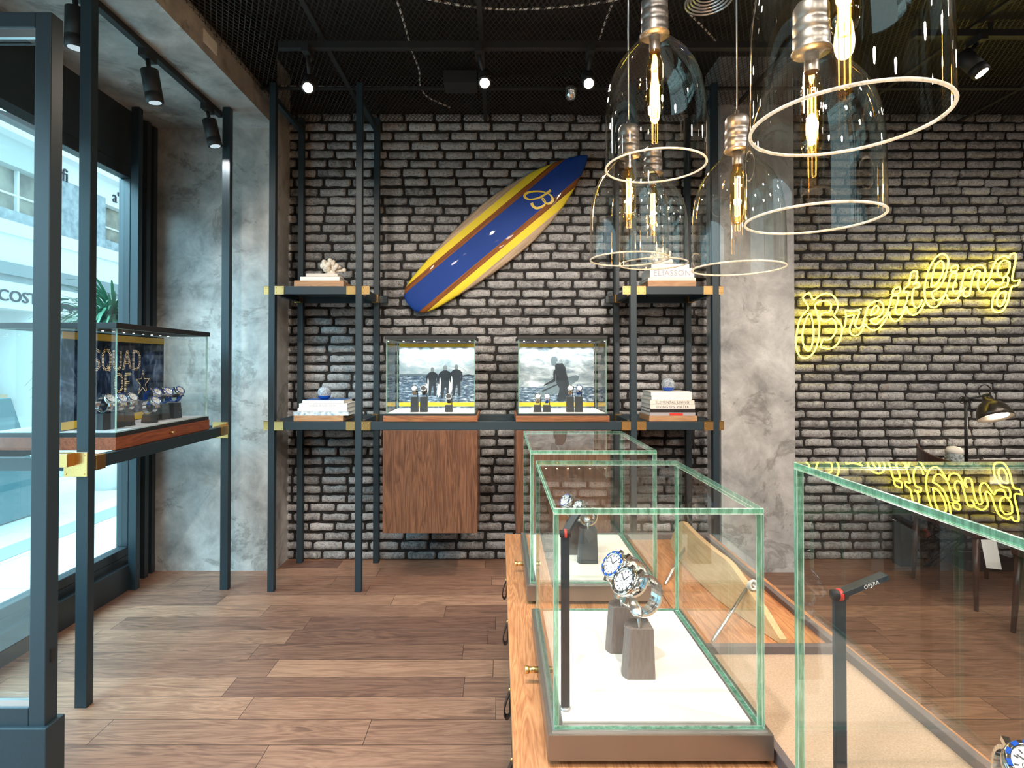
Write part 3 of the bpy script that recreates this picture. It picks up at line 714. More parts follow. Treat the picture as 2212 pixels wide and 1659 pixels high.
M['wet1'] = simple('print dark suit', (.014, .024, .035), .4); M['wet2'] = simple('print skin tone grey', (.16, .20, .22), .4); M['wet3'] = simple('print white board', (.62, .68, .72), .4); M['wet4'] = simple('print grey board', (.12, .17, .20), .4)

def poly_picture(parent, name, shapes, X, Y, Z):
    """shapes: list of (mat index, [(x,z)...]) drawn as thin flat prints on the panel"""
    mb = MB()
    for k3, (mi, pts) in enumerate(shapes): mb.prism(pts, 0, .0006+.0002*k3, m=mi, f=lambda x, z, d: (X+x, Y-d, Z+z))
    return ob(name, mb, [M['wet1'], M['wet2'], M['wet3'], M['wet4'], M['yellow']], parent)

def person_shapes(cx, zb, h, mirror=1, board=True):
    s = h
    def q(pts): return [(cx+mirror*x*s, zb+z*s) for x, z in pts]
    out = []
    if board: out.append((2, q([(-.20, .02), (-.10, .30), (-.06, .62), (-.14, .70), (-.22, .45), (-.25, .15)])))
    out.append((0, q([(-.13, .0), (-.06, .0), (-.01, .34), (.03, .34), (.06, .0), (.13, .02), (.13, .40), (.12, .55), (.15, .72), (.13, .80), (.05, .84), (-.05, .84), (-.13, .80), (-.16, .70), (-.12, .52), (-.13, .30)])))
    out.append((0, q([(.13, .80), (.19, .74), (.20, .58), (.16, .44), (.13, .46), (.15, .60), (.12, .72)])))
    out.append((0, q([(-.13, .80), (-.20, .72), (-.22, .56), (-.20, .42), (-.17, .43), (-.17, .58), (-.12, .72)])))
    out.append((1, q([(-.045, .84), (.045, .84), (.06, .90), (.055, .97), (.0, 1.0), (-.055, .97), (-.06, .90)])))
    return out

def wall_case(x0, x1, lab, pmat, shapes):
    Z0 = 1.079; c = thing('glass_display_case', lab, 'display case', ((x0+x1)/2, 3.75, Z0), 'lit glass cases on the wall beam')
    ya, yb = PF0-.002, 3.955
    ob('drawer_base', MB().box(x0, x1, ya, yb, Z0+.0005, Z0+.037), M['walnut_x'], c, bevel=.001)
    ob('base_tray', MB().box(x0+.012, x1-.012, ya+.008, yb, Z0+.0375, Z0+.050), M['black_matt'], c)
    ob('base_cloth', MB().box(x0+.024, x1-.024, ya+.022, yb-.02, Z0+.0505, Z0+.054), M['felt_grey'], c)
    glass_box(c, x0+.016, x1-.016, ya+.012, yb-.004, Z0+.0505, 1.606, t=.006, top=False, edge='edge')
    ob('lid', MB().box(x0+.010, x1-.010, ya+.006, yb, 1.6065, 1.625), M['black_matt'], c, bevel=.001)
    yb2 = yb-.018; xa, xb = x0+.030, x1-.030; za, zb = Z0+.0545, 1.600
    hgt = zb-za
    pn = ob('picture_panel', MB().box(-(xb-xa)/2, (xb-xa)/2, 0, .005, 0, hgt), pmat); pn.parent = c
    pn.location = ((xa+xb)/2-(x0+x1)/2, yb2-3.75, za-Z0); ORG[pn.name] = Vector((0, 0, 0))
    ob('yellow_band', MB().box(-(xb-xa)/2, (xb-xa)/2, -.0012, -.0002, hgt-.034, hgt-.008), M['yellow'], pn)
    ob('yellow_band', MB().box(-(xb-xa)/2, (xb-xa)/2, -.0012, -.0002, .012, .040), M['yellow'], pn)
    poly_picture(pn, 'printed_figures', shapes, 0, -.0002, 0)
    n = 7
    ld = MB()
    for i in range(n):
        xx = xa+(xb-xa)*(i+.5)/n; ld.cyl((xx, yb-.07, 1.6062), (xx, yb-.07, 1.6045), .005, 10)
        light('SPOT', (xx, yb-.07, 1.603), 2.6, (1, .95, .86), target=(xx, yb-.035, 1.1), parent=c, spot_size=R(105), spot_blend=.7, shadow_soft_size=.004)
        if i % 2 == 0: light('SPOT', (xx, ya+.05, 1.603), 2.0, (1, .95, .86), target=(xx, ya+.13, 1.1), parent=c, spot_size=R(100), spot_blend=.8, shadow_soft_size=.004)
    ob('led_row', ld, M['led'], c)
    return c
# print content measured on the left panel (x -.27..+.27, z 0..~.465)
surf3 = person_shapes(-.035, .085, .205)+person_shapes(.055, .070, .235)+person_shapes(.135, .088, .222)
hills = [(0, [(.16, .228), (.19, .234), (.22, .240), (.25, .233), (.268, .236), (.268, .228)]), (3, [(-.268, .228), (-.268, .240), (-.15, .243), (-.02, .236), (.02, .228)])]
wall_case(-.7375, -.1365, 'glass case with a print of three surfers above the left cabinet', M['print_a'], hills+surf3)
lone = [(3, [(-.17, .075), (-.14, .10), (-.06, .165), (.02, .200), (.07, .215), (.14, .235), (.165, .225), (.155, .195), (.08, .15), (.0, .105), (-.08, .075)]),
        (0, [(-.10, .125), (-.02, .160), (.05, .190), (.05, .180), (-.02, .150), (-.10, .112)]),
        (0, [(.0, .20), (.055, .205), (.085, .19), (.10, .12), (.085, .05), (.0, .05), (.02, .12), (.03, .18)]),
        (0, [(-.008, .315), (.045, .318), (.065, .29), (.072, .25), (.090, .18), (.085, .13), (.03, .13), (.0, .18), (-.005, .25), (-.008, .29)]),
        (0, [(.01, .29), (-.006, .24), (-.004, .19), (-.09, .155), (-.085, .168), (-.02, .205), (-.02, .26)]),
        (3, [(.0, .33), (.0, .31), (-.012, .300), (-.032, .306), (-.038, .325), (-.040, .35), (-.028, .365), (-.005, .366), (.010, .352), (.010, .33)])]
wall_case(.107, .703, 'glass case with a print of a lone surfer above the right cabinet', M['print_b'], lone)

# window-side case
def window_case():
    x0, x1, y0, y1, Z0 = -2.36, -1.757, 2.55, 3.375, 1.052
    c = thing('glass_display_case', 'large glass case with a black printed panel on the frame by the window', 'display case', ((x0+x1)/2, (y0+y1)/2, Z0))
    ob('drawer_base', MB().box(x0, x1, y0, y1, Z0, Z0+.058), [M['walnut_y']], c, bevel=.001)
    kn = ob('drawer_knob', MB().cyl((x1, 2.97, Z0+.030), (x1+.022, 2.97, Z0+.030), .006, 12), M['brass'], c, label='brass knob')
    ob('base_tray', MB().box(x0+.003, x1-.003, y0+.003, y1-.003, Z0+.0585, Z0+.078), M['black_matt'], c)
    ob('base_cloth', MB().box(x0+.02, x1-.02, y0+.02, y1-.02, Z0+.0785, Z0+.082), M['felt_grey'], c)
    glass_box(c, x0+.008, x1-.008, y0+.008, y1-.008, Z0+.0785, 1.612, t=.008, top=False, edge='edge2')
    ob('lid', MB().box(x0, x1, y0, y1, 1.6125, 1.638), M['black_matt'], c, bevel=.001)
    # panel: printed dark city street
    m, t, b, o = nt('dark city print'); tc = N(t, 'ShaderNodeTexCoord')
    mp = N(t, 'ShaderNodeMapping'); mp.inputs['Scale'].default_value = (1, 9, 4); t.links.new(tc.outputs['Object'], mp.inputs[0])
    nn = noise(t, mp.outputs[0], 1.0, 6, .65, 1.2); xx, yy, zz = sep(t, tc.outputs['Object'])
    mp3 = N(t, 'ShaderNodeMapping'); mp3.inputs['Scale'].default_value = (1, 40, 12); t.links.new(tc.outputs['Object'], mp3.inputs[0])
    n3 = noise(t, mp3.outputs[0], 1.0, 5, .7)
    c1 = ramp(t, nn, [(.40, (.001, .003, .008)), (.56, (.008, .018, .05)), (.70, (.14, .20, .30))]); c2 = ramp(t, n3, [(.52, (0, 0, 0)), (.68, (.07, .10, .15))])
    t.links.new(mix(t, .7, c1, c2, 'ADD'), b.inputs['Base Color']); b.inputs['Roughness'].default_value = .6; b.inputs['Specular IOR Level'].default_value = .15
    XP = -2.025; za, zb = Z0+.0825, 1.605
    pn = ob('picture_panel', MB().box(XP-.006, XP, y0+.022, y1-.02, za, zb), m, c)
    ob('yellow_band', MB().box(XP+.0001, XP+.0012, y0+.022, y1-.02, zb-.040, zb-.006), M['yellow'], pn)
    ob('yellow_band', MB().box(XP+.0001, XP+.0012, y0+.022, y1-.02, za+.004, za+.042), M['yellow'], pn)
    # dotted lettering: strokes drawn as rows of bulbs (y across, z up)
    ST = {'S': [[(.9, .9), (.6, 1), (.3, 1), (.1, .8), (.2, .6), (.8, .42), (.9, .2), (.7, 0), (.3, 0), (.1, .1)]],
          'Q': [[(.3, 0), (.1, .2), (.1, .8), (.3, 1), (.7, 1), (.9, .8), (.9, .2), (.7, 0), (.3, 0)], [(.6, .2), (.95, -.1)]],
          'U': [[(.1, 1), (.1, .2), (.3, 0), (.7, 0), (.9, .2), (.9, 1)]], 'A': [[(.05, 0), (.5, 1), (.95, 0)], [(.25, .35), (.75, .35)]],
          'D': [[(.1, 0), (.1, 1), (.6, 1), (.9, .75), (.9, .25), (.6, 0), (.1, 0)]], 'O': [[(.3, 0), (.1, .2), (.1, .8), (.3, 1), (.7, 1), (.9, .8), (.9, .2), (.7, 0), (.3, 0)]],
          'F': [[(.1, 0), (.1, 1), (.9, 1)], [(.1, .5), (.7, .5)]],
          '*': [[(.5, 1.05), (.62, .68), (1.0, .66), (.7, .42), (.82, .02), (.5, .28), (.18, .02), (.3, .42), (.0, .66), (.38, .68), (.5, 1.05)]]}
    dots = MB()
    def word(s, yst, z0, w, h, step=.0072, dbl=True, gap=1.22):
        for i, chx in enumerate(s):
            for st in ST[chx]:
                for p, q2 in zip(st[:-1], st[1:]):
                    a = Vector((yst+(i*gap+p[0])*w, z0+p[1]*h)); b_ = Vector((yst+(i*gap+q2[0])*w, z0+q2[1]*h)); L = (b_-a).length; nn_ = max(1, int(L/step))
                    dd = (b_-a).normalized(); off = Vector((-dd.y, dd.x))*.0045
                    for k4 in range(nn_):
                        r_ = a.lerp(b_, k4/nn_)
                        for o_ in ((off, -off) if dbl else (Vector((0, 0)),)):
                            dots.sphere((XP+.0015, r_[0]+o_[0], r_[1]+o_[1]), .0022, 6)
    # place: letters run away from the camera (y up = right in view)
    word('SQUAD', 2.752, 1.418, .068, .100, gap=1.16)
    word('OF', 2.925, 1.300, .064, .092)
    word('*', 3.10, 1.278, .115, .125, dbl=False)
    ob('bulb_lettering', dots, simple('gold bulbs', (.85, .68, .42), .3, .3, (1, .75, .4), .35), pn, label='dotted gold letters and a star')
    ld = MB()
    for i in range(10):
        yy2 = y0+.06+i*(y1-y0-.12)/9
        ld.cyl((XP+.05, yy2, 1.612), (XP+.05, yy2, 1.6105), .005, 10)
        if i % 2 == 0: light('SPOT', (XP+.09, yy2, 1.605), 1.3, (.85, .93, 1.0), target=(XP+.12, yy2, 1.1), parent=c, spot_size=R(110), spot_blend=.7, shadow_soft_size=.005)
    ob('led_row', ld, M['led'], c)
    return c, Z0+.082
WC, WCZ = window_case()

# ------------------------------------------------------------------ watches and stands
def make_watch(label, strap='chrome', dial='white', tick='black_matt', bez='chrome'):
    w = thing('wristwatch', label, 'watch')
    rx, rz = .027, .030                           # loop, dial on top at +z, loop axis x
    br = MB(); n = 30
    for i in range(n):
        a = 2*math.pi*i/n+math.pi/2
        if math.sin(a) > .80: continue
        c = Vector((0, rx*math.cos(a), rz*math.sin(a))); tn = Vector((0, -rx*math.sin(a), rz*math.cos(a))).normalized(); nr = Vector((1, 0, 0)).cross(tn)
        wd_ = .0105
        if strap == 'chrome':
            br.obox(c, ((1, 0, 0), tn, nr), (wd_*.42, .0030, .0022))
            br.obox(c+Vector((wd_*.72, 0, 0)), ((1, 0, 0), tn, nr), (wd_*.26, .0029, .0018)); br.obox(c-Vector((wd_*.72, 0, 0)), ((1, 0, 0), tn, nr), (wd_*.26, .0029, .0018))
        else: br.obox(c, ((1, 0, 0), tn, nr), (wd_*.95, .0036, .0016))
    ob('bracelet', br, M[strap], w)
    zt = rz-.002
    ob('case', MB().lathe([(0, zt-.004), (.016, zt-.004), (.0205, zt-.001), (.0215, zt+.004), (.0205, zt+.008), (.0185, zt+.0085), (0, zt+.0085)], 28), M['chrome'], w)
    lug = MB()
    for sx in (-1, 1):
        for sy in (-1, 1): lug.obox((sx*.0095, sy*.0200, zt-.0005), ((1, 0, 0), Vector((0, 1, -.35*sy)).normalized(), Vector((0, .35*sy, 1)).normalized()), (.0028, .0060, .0026))
    ob('lugs', lug, M['chrome'], w)
    ob('bezel', MB().lathe([(.0160, zt+.0086), (.0200, zt+.0086), (.0212, zt+.0095), (.0205, zt+.0112), (.0165, zt+.0120), (.0160, zt+.0100)], 28), M[bez], w)
    tk = MB()
    for i in range(12):
        a = 2*math.pi*i/12; u = Vector((math.cos(a), math.sin(a), 0)); v = Vector((-u.y, u.x, 0)); tk.obox(u*.0184+Vector((0, 0, zt+.0118)), (u, v, Vector((0, 0, 1))), (.0016, .0027, .0006))
    ob('bezel_ticks', tk, M[tick], w)
    dl = MB().lathe([(0, zt+.0095), (.0160, zt+.0095)], 28)
    ob('dial', dl, M[dial], w)
    hd = MB()
    for i in range(12):
        a = 2*math.pi*i/12; u = Vector((math.cos(a), math.sin(a), 0)); v = Vector((-u.y, u.x, 0)); hd.obox(u*.0130+Vector((0, 0, zt+.0098)), (u, v, Vector((0, 0, 1))), (.0016, .0006, .0002))
    hd.obox((.0025, .004, zt+.0102), (Vector((.53, .85, 0)), Vector((-.85, .53, 0)), Vector((0, 0, 1))), (.0050, .0007, .0002))
    hd.obox((-.005, .004, zt+.0104), (Vector((-.78, .62, 0)), Vector((-.62, -.78, 0)), Vector((0, 0, 1))), (.0068, .0005, .0002))
    for (sx, sy) in ((0, -.0065), (-.0065, 0), (.0062, 0)): hd.tube([Vector((sx+.0026*math.cos(a), sy+.0026*math.sin(a), zt+.0098)) for a in np.linspace(0, 2*math.pi, 13)[:-1]], .0003, 4, True)
    ob('hands', hd, M['ink'], w)
    ob('crown', MB().cyl((.0205, 0, zt+.004), (.0262, 0, zt+.004), .0032, 12).cyl((.0185, .010, zt+.004), (.0235, .0128, zt+.004), .0019, 8).cyl((.0185, -.010, zt+.004), (.0235, -.0128, zt+.004), .0019, 8), M['chrome'], w)
    return w
def place_watch(w, c, yaw, tilt, sc=1.0):
    w.matrix_world = Matrix.Translation(c) @ Matrix.Rotation(yaw, 4, 'Z') @ Matrix.Rotation(tilt, 4, 'X') @ Matrix.Scale(sc, 4)
def make_stand(label, h, w=.052, d=.045, taper=.92, mat='stand_blk', cuff=True, rod=.035):
    s = thing('watch_stand', label, 'watch stand')
    b = MB(); hw, hd_ = w/2, d/2; tw, td = hw*taper, hd_*taper
    b.add([(-hw, -hd_, 0), (hw, -hd_, 0), (hw, hd_, 0), (-hw, hd_, 0), (-tw, -td, h), (tw, -td, h), (tw, td, h), (-tw, td, h)],
          [(0, 3, 2, 1), (4, 5, 6, 7), (0, 1, 5, 4), (1, 2, 6, 5), (2, 3, 7, 6), (3, 0, 4, 7)])
    ob('block', b, M[mat], s, bevel=.001)
    ob('holder', MB().cyl((.0185, 0, h), (.0185, 0, h+rod-.002), .003, 8).cyl((-.013, 0, h+rod-.008), (.0205, 0, h+rod-.008), .010, 14), M['black_matt'], s)
    return s
wproto = {}
def new_watch(label, kind, c, yaw, tilt, sc=1.0, group=None):
    if kind not in wproto:
        a = {'steel': ('chrome', 'white', 'black_matt', 'chrome'), 'blue': ('chrome', 'white', 'blue', 'chrome'), 'dark': ('rubber', 'ink', 'white', 'chrome'), 'bluestrap': ('blue', 'white', 'blue', 'chrome'), 'beige': ('cork', 'white', 'black_matt', 'chrome')}[kind]
        w = make_watch(label, *a); wproto[kind] = w
    else: w = copy_tree(wproto[kind])
    w['label'] = label
    if group: w['group'] = group
    place_watch(w, c, yaw, tilt, sc); return w
def new_stand(label, x, y, z, h, group=None, yaw=0, **kw):
    s = make_stand(label, h, **kw)
    if group: s['group'] = group
    s.location = (x, y, z); s.rotation_euler = (0, 0, yaw); return s
# wall cases: base z = 1.079+.054
BZ = 1.1335
def wall_watch(px, ytop_block, yc, kind, lab, slab, hb, grp, yy=3.64):
    x = P(px, 885, yy).x
    new_stand(slab, x, yy, BZ, hb, grp+' stands', w=.050, d=.045, rod=.048)
    new_watch(lab, kind, Vector((x, yy, BZ+hb+.040)), 0, R(62), 1.0, grp)
G1, G2 = 'watches in the surfers case', 'watches in the lone surfer case'
wall_watch(896, 853, 0, 'beige', 'leftmost watch in front of the three surfers print', 'tall grey block under the leftmost watch of the three surfers case', .098, G1)
wall_watch(916, 853, 0, 'dark', 'watch on a black strap, middle one before the three surfers print', 'tall grey block under the middle watch of the three surfers case', .098, G1)
wall_watch(970, 870, 0, 'dark', 'lower watch alone at the right of the three surfers print', 'short grey block standing alone in the three surfers case', .045, G1)
wall_watch(1161, 0, 0, 'beige', 'low leftmost watch in the lone surfer case', 'short block under the leftmost watch of the lone surfer case', .045, G2)
wall_watch(1181, 0, 0, 'bluestrap', 'low watch with a dark strap, second in the lone surfer case', 'short block under the second watch of the lone surfer case', .045, G2)
wall_watch(1231, 0, 0, 'beige', 'tall placed watch with pale strap in the lone surfer case', 'tall grey block under the third watch of the lone surfer case', .100, G2)
wall_watch(1250, 0, 0, 'bluestrap', 'tall placed watch with blue strap, rightmost in the lone surfer case', 'tall grey block under the rightmost watch of the lone surfer case', .100, G2)
# window case watches
G3 = 'watches in the window case'
nm = ['nearest', 'second', 'third', 'fourth', 'fifth', 'sixth', 'seventh']
for i, (y, x, h) in enumerate([(2.66, -1.89, .075), (2.74, -1.89, .072), (2.82, -1.89, .072), (2.96, -1.86, .045), (3.07, -1.92, .085), (3.14, -1.90, .085), (3.22, -1.88, .088)]):
    new_stand('dark tapered wooden block, %s from the camera in the window case' % nm[i], x, y, WCZ+.0004, h, G3+' stands', yaw=R(75), w=.058, d=.055, taper=.82, rod=.048)
    new_watch('steel watch facing right, %s from the camera in the window case' % nm[i], ['steel', 'blue'][i % 2] if i < 4 else 'bluestrap', Vector((x, y, WCZ+h+.043)), R(78), R(52), 1.35, G3)

# ------------------------------------------------------------------ counter
CT = .655
ct = thing('display_counter', 'long wooden counter table carrying the glass watch cases', 'counter', (.5, 1.3, 0))
ob('tabletop', MB().box(.028, .985, .25, 2.60, CT-.035, CT), M['oak_y'], ct, bevel=.002)
ob('body', MB().box(.045, .955, .32, 2.56, .06, CT-.0355), M['black_matt'], ct)
ob('plinth', MB().box(.08, .93, .36, 2.52, 0, .06), M['black_matt'], ct)
for y in (1.263, 1.53, 1.93, 2.3):
    dr = ob('drawer', MB().box(.036, .0445, y-.17, y+.10, .42, .60), M['black_matt'], ct)
    pts = [(.036, y-.004, .565), (.030, y-.004, .555), (.018, y-.004, .525), (.014, y, .497), (.020, y+.002, .482), (.029, y+.002, .490), (.030, y+.002, .525), (.034, y, .560)]
    lp = MB()
    sp = smooth_path(pts, 3)
    for a, b in zip(sp[:-1], sp[1:]): lp.bar(a, b+(b-a)*.25, .022, .003, up=(1, 0, 0.001)) if False else lp.obox((a+b)/2, ((b-a).normalized(), Vector((0, 1, 0)), (b-a).normalized().cross(Vector((0, 1, 0)))), ((b-a).length*.62, .011, .0016))
    ob('leather_pull', lp, M['leather'], dr, label='brown leather loop pull'); ob('pull_screw', MB().sphere((.030, y-.004, .560), .005, 8), M['brass'], dr)
# trays
tr = thing('display_tray', 'shallow dark framed tray with beige cork base on the counter', 'tray', (.75, 1.0, CT))
ob('tray_base', MB().box(.565, .925, 1.02, 1.515, CT+.0004, CT+.006), M['cork'], tr)
ob('tray_frame', MB().box(.548, .5645, 1.0, 1.535, CT+.0004, CT+.028).box(.9255, .945, 1.0, 1.535, CT+.0004, CT+.028).box(.5645, .9255, 1.5155, 1.535, CT+.0004, CT+.028).box(.5645, .9255, 1.0, 1.0195, CT+.0004, CT+.028), M['tray'], tr, bevel=.002)
tr2 = thing('display_tray', 'long dark framed tray with wood base at the far end of the counter', 'tray', (.55, 2.0, CT))
ob('tray_base', MB().box(.56, .925, 1.555, 2.50, CT+.0004, CT+.005), M['oak_y'], tr2)
ob('tray_frame', MB().box(.10, .945, 2.5005, 2.525, CT+.0004, CT+.030).box(.9255, .945, 1.54, 2.50, CT+.0004, CT+.022), M['tray'], tr2, bevel=.002)

def counter_case(x0, x1, y0, y1, z0, z1, lab, base=True, cloth='felt'):
    c = thing('glass_display_case', lab, 'display case', ((x0+x1)/2, (y0+y1)/2, CT), 'glass watch cases on the counter')
    ob('base', MB().box(x0-.012, x1+.012, y0-.012, y1+.012, CT+.013, z0-.003), M['taupe'], c, bevel=.0012)
    ob('base_plinth', MB().box(x0+.02, x1-.02, y0+.02, y1-.02, CT+.0004, CT+.013), M['black_matt'], c)
    ob('base_rim', MB().box(x0-.004, x1+.004, y0-.004, y1+.004, z0-.003, z0), M['steel_brush'], c)
    ob('base_cloth', MB().box(x0+.020, x1-.020, y0+.020, y1-.020, z0+.0002, z0+.004), M[cloth], c)
    ym = (y0+y1)/2
    ob('knob', MB().cyl((x0-.012, ym, z0-.030), (x0-.036, ym, z0-.030), .0075, 14).cyl((x0-.036, ym, z0-.030), (x0-.044, ym, z0-.030), .0095, 14), M['brass'], c, label='brass knob')
    glass_box(c, x0, x1, y0, y1, z0+.0003, z1, t=.011, edge='edge')
    return c
Q1 = (.109, .529, 1.1126, 1.655); ZB1, ZT1 = .722, 1.161
c1 = counter_case(*Q1, ZB1, ZT1, 'glass case with two steel watches, front centre of the counter')
Q2 = (.104, .524, 1.847, 2.377)
c2 = counter_case(*Q2, ZB1, ZT1, 'glass case at the far end of the counter')
Q3 = (.518, .935, .44, .98)
c3 = counter_case(*Q3, ZB1, 1.277, 'tall glass case at the near right corner of the counter', cloth='felt')

# curved stands in the counter cases
def curved_stand(label, x, y, z, h, group, mat='stand', sc=1.0, yaw=0):
    s = thing('watch_stand', label, 'watch stand', group=group)
    o1 = [(.034, -.030), (.034, .032), (-.004, .032), (-.022, .018), (-.031, .002), (-.033, -.012), (-.030, -.022), (-.024, -.030)]
    o2 = [(.034-.002, -.024), (.034-.002, .028), (.0, .028), (-.016, .016), (-.023, .002), (-.025, -.010), (-.022, -.018), (-.016, -.024)]
    n = len(o1); b = MB(); b.add([(a*sc, c*sc, 0) for a, c in o1]+[(a*sc, c*sc, h) for a, c in o2], [tuple(range(n))[::-1], tuple(range(n, 2*n))]+[(i, (i+1) % n, n+(i+1) % n, n+i) for i in range(n)])
    ob('block', b, M[mat], s, bevel=.0008)
    ob('peg', MB().tube([(.004, -.018, h-.012), (.003, -.020, h+.004), (.002, -.022, h+.032)], [.0035, .0028, .0050], 10), M['steel_brush'], s)
    ob('holder', MB().tube([(.004, -.034, h+.034), (.003, -.030, h+.034), (.000, -.026, h+.035), (-.002, .010, h+.036), (-.003, .030, h+.037)], [.0040, .0055, .0125, .0140, .0140], 16), M['steel_brush'], s)
    s.location = (x, y, z); s.rotation_euler = (0, 0, yaw); return s
G4 = 'stands in the front counter case'
zz = ZB1+.0045
pA = P(1377, 1466, 1.30); pB = P(1352, 1420, 1.395)
curved_stand('front grey veneered block with curved side in the front counter case', pA.x-.001, 1.312, zz, .112, G4, sc=1.1)
curved_stand('rear grey veneered block half hidden in the front counter case', .305, 1.425, zz, .112, G4, sc=1.1)
new_watch('large steel watch with black bezel ticks, nearest in the front counter case', 'steel', Vector((.337, 1.325, zz+.112+.066)), R(-66), R(52), 1.65, 'watches in the front counter case')
new_watch('steel watch with blue bezel ticks behind the nearest one in the front counter case', 'blue', Vector((.331, 1.425, zz+.112+.068)), R(-66), R(52), 1.65, 'watches in the front counter case')
curved_stand('grey block under the front watch in the far counter case', .320, 2.045, zz, .122, 'stands in the far counter case', 'stand_blk', 1.1)
curved_stand('grey block behind in the far counter case', .285, 2.140, zz, .122, 'stands in the far counter case', 'stand_blk', 1.1)
new_watch('steel watch nearest the camera in the far counter case', 'steel', Vector((.322, 2.05, zz+.168)), R(-66), R(50), 1.35, 'watches in the far counter case')
new_watch('blue ticked steel watch behind in the far counter case', 'blue', Vector((.288, 2.145, zz+.168)), R(-66), R(50), 1.35, 'watches in the far counter case')
curved_stand('grey block partly out of view in the near right counter case', .665, .70, zz, .150, None, 'stand', 1.1)
wq = P(2205, 1640, .70)
new_watch('white dial watch cut off at the bottom right corner', 'blue', Vector((wq.x+.002, .70, wq.z-.035)), R(-20), R(35), 1.45)

# little led lamps inside the cases
def case_lamp(label, x, y, z, ztop, head_dir, L=.075, textlab=False):
    t0 = thing('mini_case_lamp', label, 'small lamp', (x, y, z))
    ob('base_disc', MB().lathe([(0, 0), (.0113, 0), (.0113, .003), (.009, .005), (0, .005)], 18, (x, y, z)), M['steel_brush'], t0)
    ob('pole', MB().box(x-.009, x+.009, y-.004, y+.004, z+.005, ztop), M['black'], t0, bevel=.001)
    ob('hinge', MB().cyl((x-.011, y, ztop+.004), (x+.011, y, ztop+.004), .008, 12), M['black_matt'], t0)
    ob('hinge_ring', MB().cyl((x-.002, y, ztop+.004), (x+.003, y, ztop+.004), .0092, 14), M['red'], t0, label='red hinge ring')
    d = Vector(head_dir).normalized(); a = Vector((x, y, ztop+.005))
    sd = d.cross(Vector((0, 0, 1))).normalized(); up = sd.cross(d)
    ob('head', MB().obox(a+d*L/2, (d, sd, up), (L/2, .008, .0045)), M['black'], t0, bevel=.001)
    ob('led', MB().cyl(a+d*L*.62-up*.0046, a+d*L*.62-up*.0056, .0062, 12), M['led'], t0)
    if textlab:
        ob('lamp_lettering', text_mb('OPERA', .009, a+d*L*.45+sd*(.0083)-up*.003, d, up, mb=None) if sd.y < 0 else text_mb('OPERA', .009, a+d*L*.45-sd*(.0083)-up*.003, d, up), M['white'], t0)
    light('SPOT', a+d*L*.62-up*.008, .8, (1, .96, .9), target=a+d*L*.62-up*.5, parent=t0, spot_size=R(110), spot_blend=.8, shadow_soft_size=.005)
    return t0
case_lamp('slim black lamp with red hinge in the front counter case', .139, 1.173, ZB1+.0045, 1.088, (.75, 1.35, .55), .095)
lq = P(1807, 1290, .885)
case_lamp('slim black lamp with small lettered head in the near right case', lq.x+.004, .885, ZB1+.0045, lq.z, (1.0, .15, .30), .086, True)

# small wooden board on its side with rods
wb = thing('wooden_board', 'small pale wooden board propped on its side on the counter', 'wooden board', (.8, 2.0, CT))
bm = MB(); nS = 22; vs = []
for i in range(nS+1):
    s = i/nS; yy = 1.572+s*.88; wdt = .062*min(1, max(s, .012)/.34)**.72*(1 if s < .86 else max(.12, 1-((s-.86)/.14)**2)**.5)
    xc = .800-.035*math.sin(math.pi*s)*1.0-.03*s; zc = CT+.0065+wdt*1.0
    for (u, v) in ((-1, -1), (1, -1), (1, 1), (-1, 1)):
        vs.append((xc+.010*u+.020*v*wdt/.062, yy, zc+wdt*v))
fsb = []
for i in range(nS):
    for k5 in range(4): fsb.append((i*4+k5, i*4+(k5+1) % 4, (i+1)*4+(k5+1) % 4, (i+1)*4+k5))
fsb += [(0, 1, 2, 3), (nS*4+3, nS*4+2, nS*4+1, nS*4)]
bm.add(vs, fsb)
ob('board', bm, M['pale_wood'], wb, bevel=.001)
ob('prop_rod', MB().cyl((.603, 1.58, CT+.007), P(1612, 1272, 1.75), .005, 10), M['steel_brush'], wb, label='metal prop rod')
ob('prop_rod', MB().cyl((.592, 1.99, CT+.007), P(1488, 1168, 2.28), .005, 10), M['steel_brush'], wb, label='metal prop rod')
kn = P(1625, 1262, 1.74); kb = MB()
for i in range(3): kb.tube([kn+Vector((.010*math.cos(a), (i-1)*.007, .014*math.sin(a)-.004*i)) for a in np.linspace(0, 2*math.pi, 13)[:-1]], .004, 8, True)
kb.tube([kn, kn+Vector((.012, -.01, -.012)), kn+Vector((.008, -.018, -.03))], .004, 8)
ob('rope_knot', kb, M['paper'], wb, label='knotted white rope')

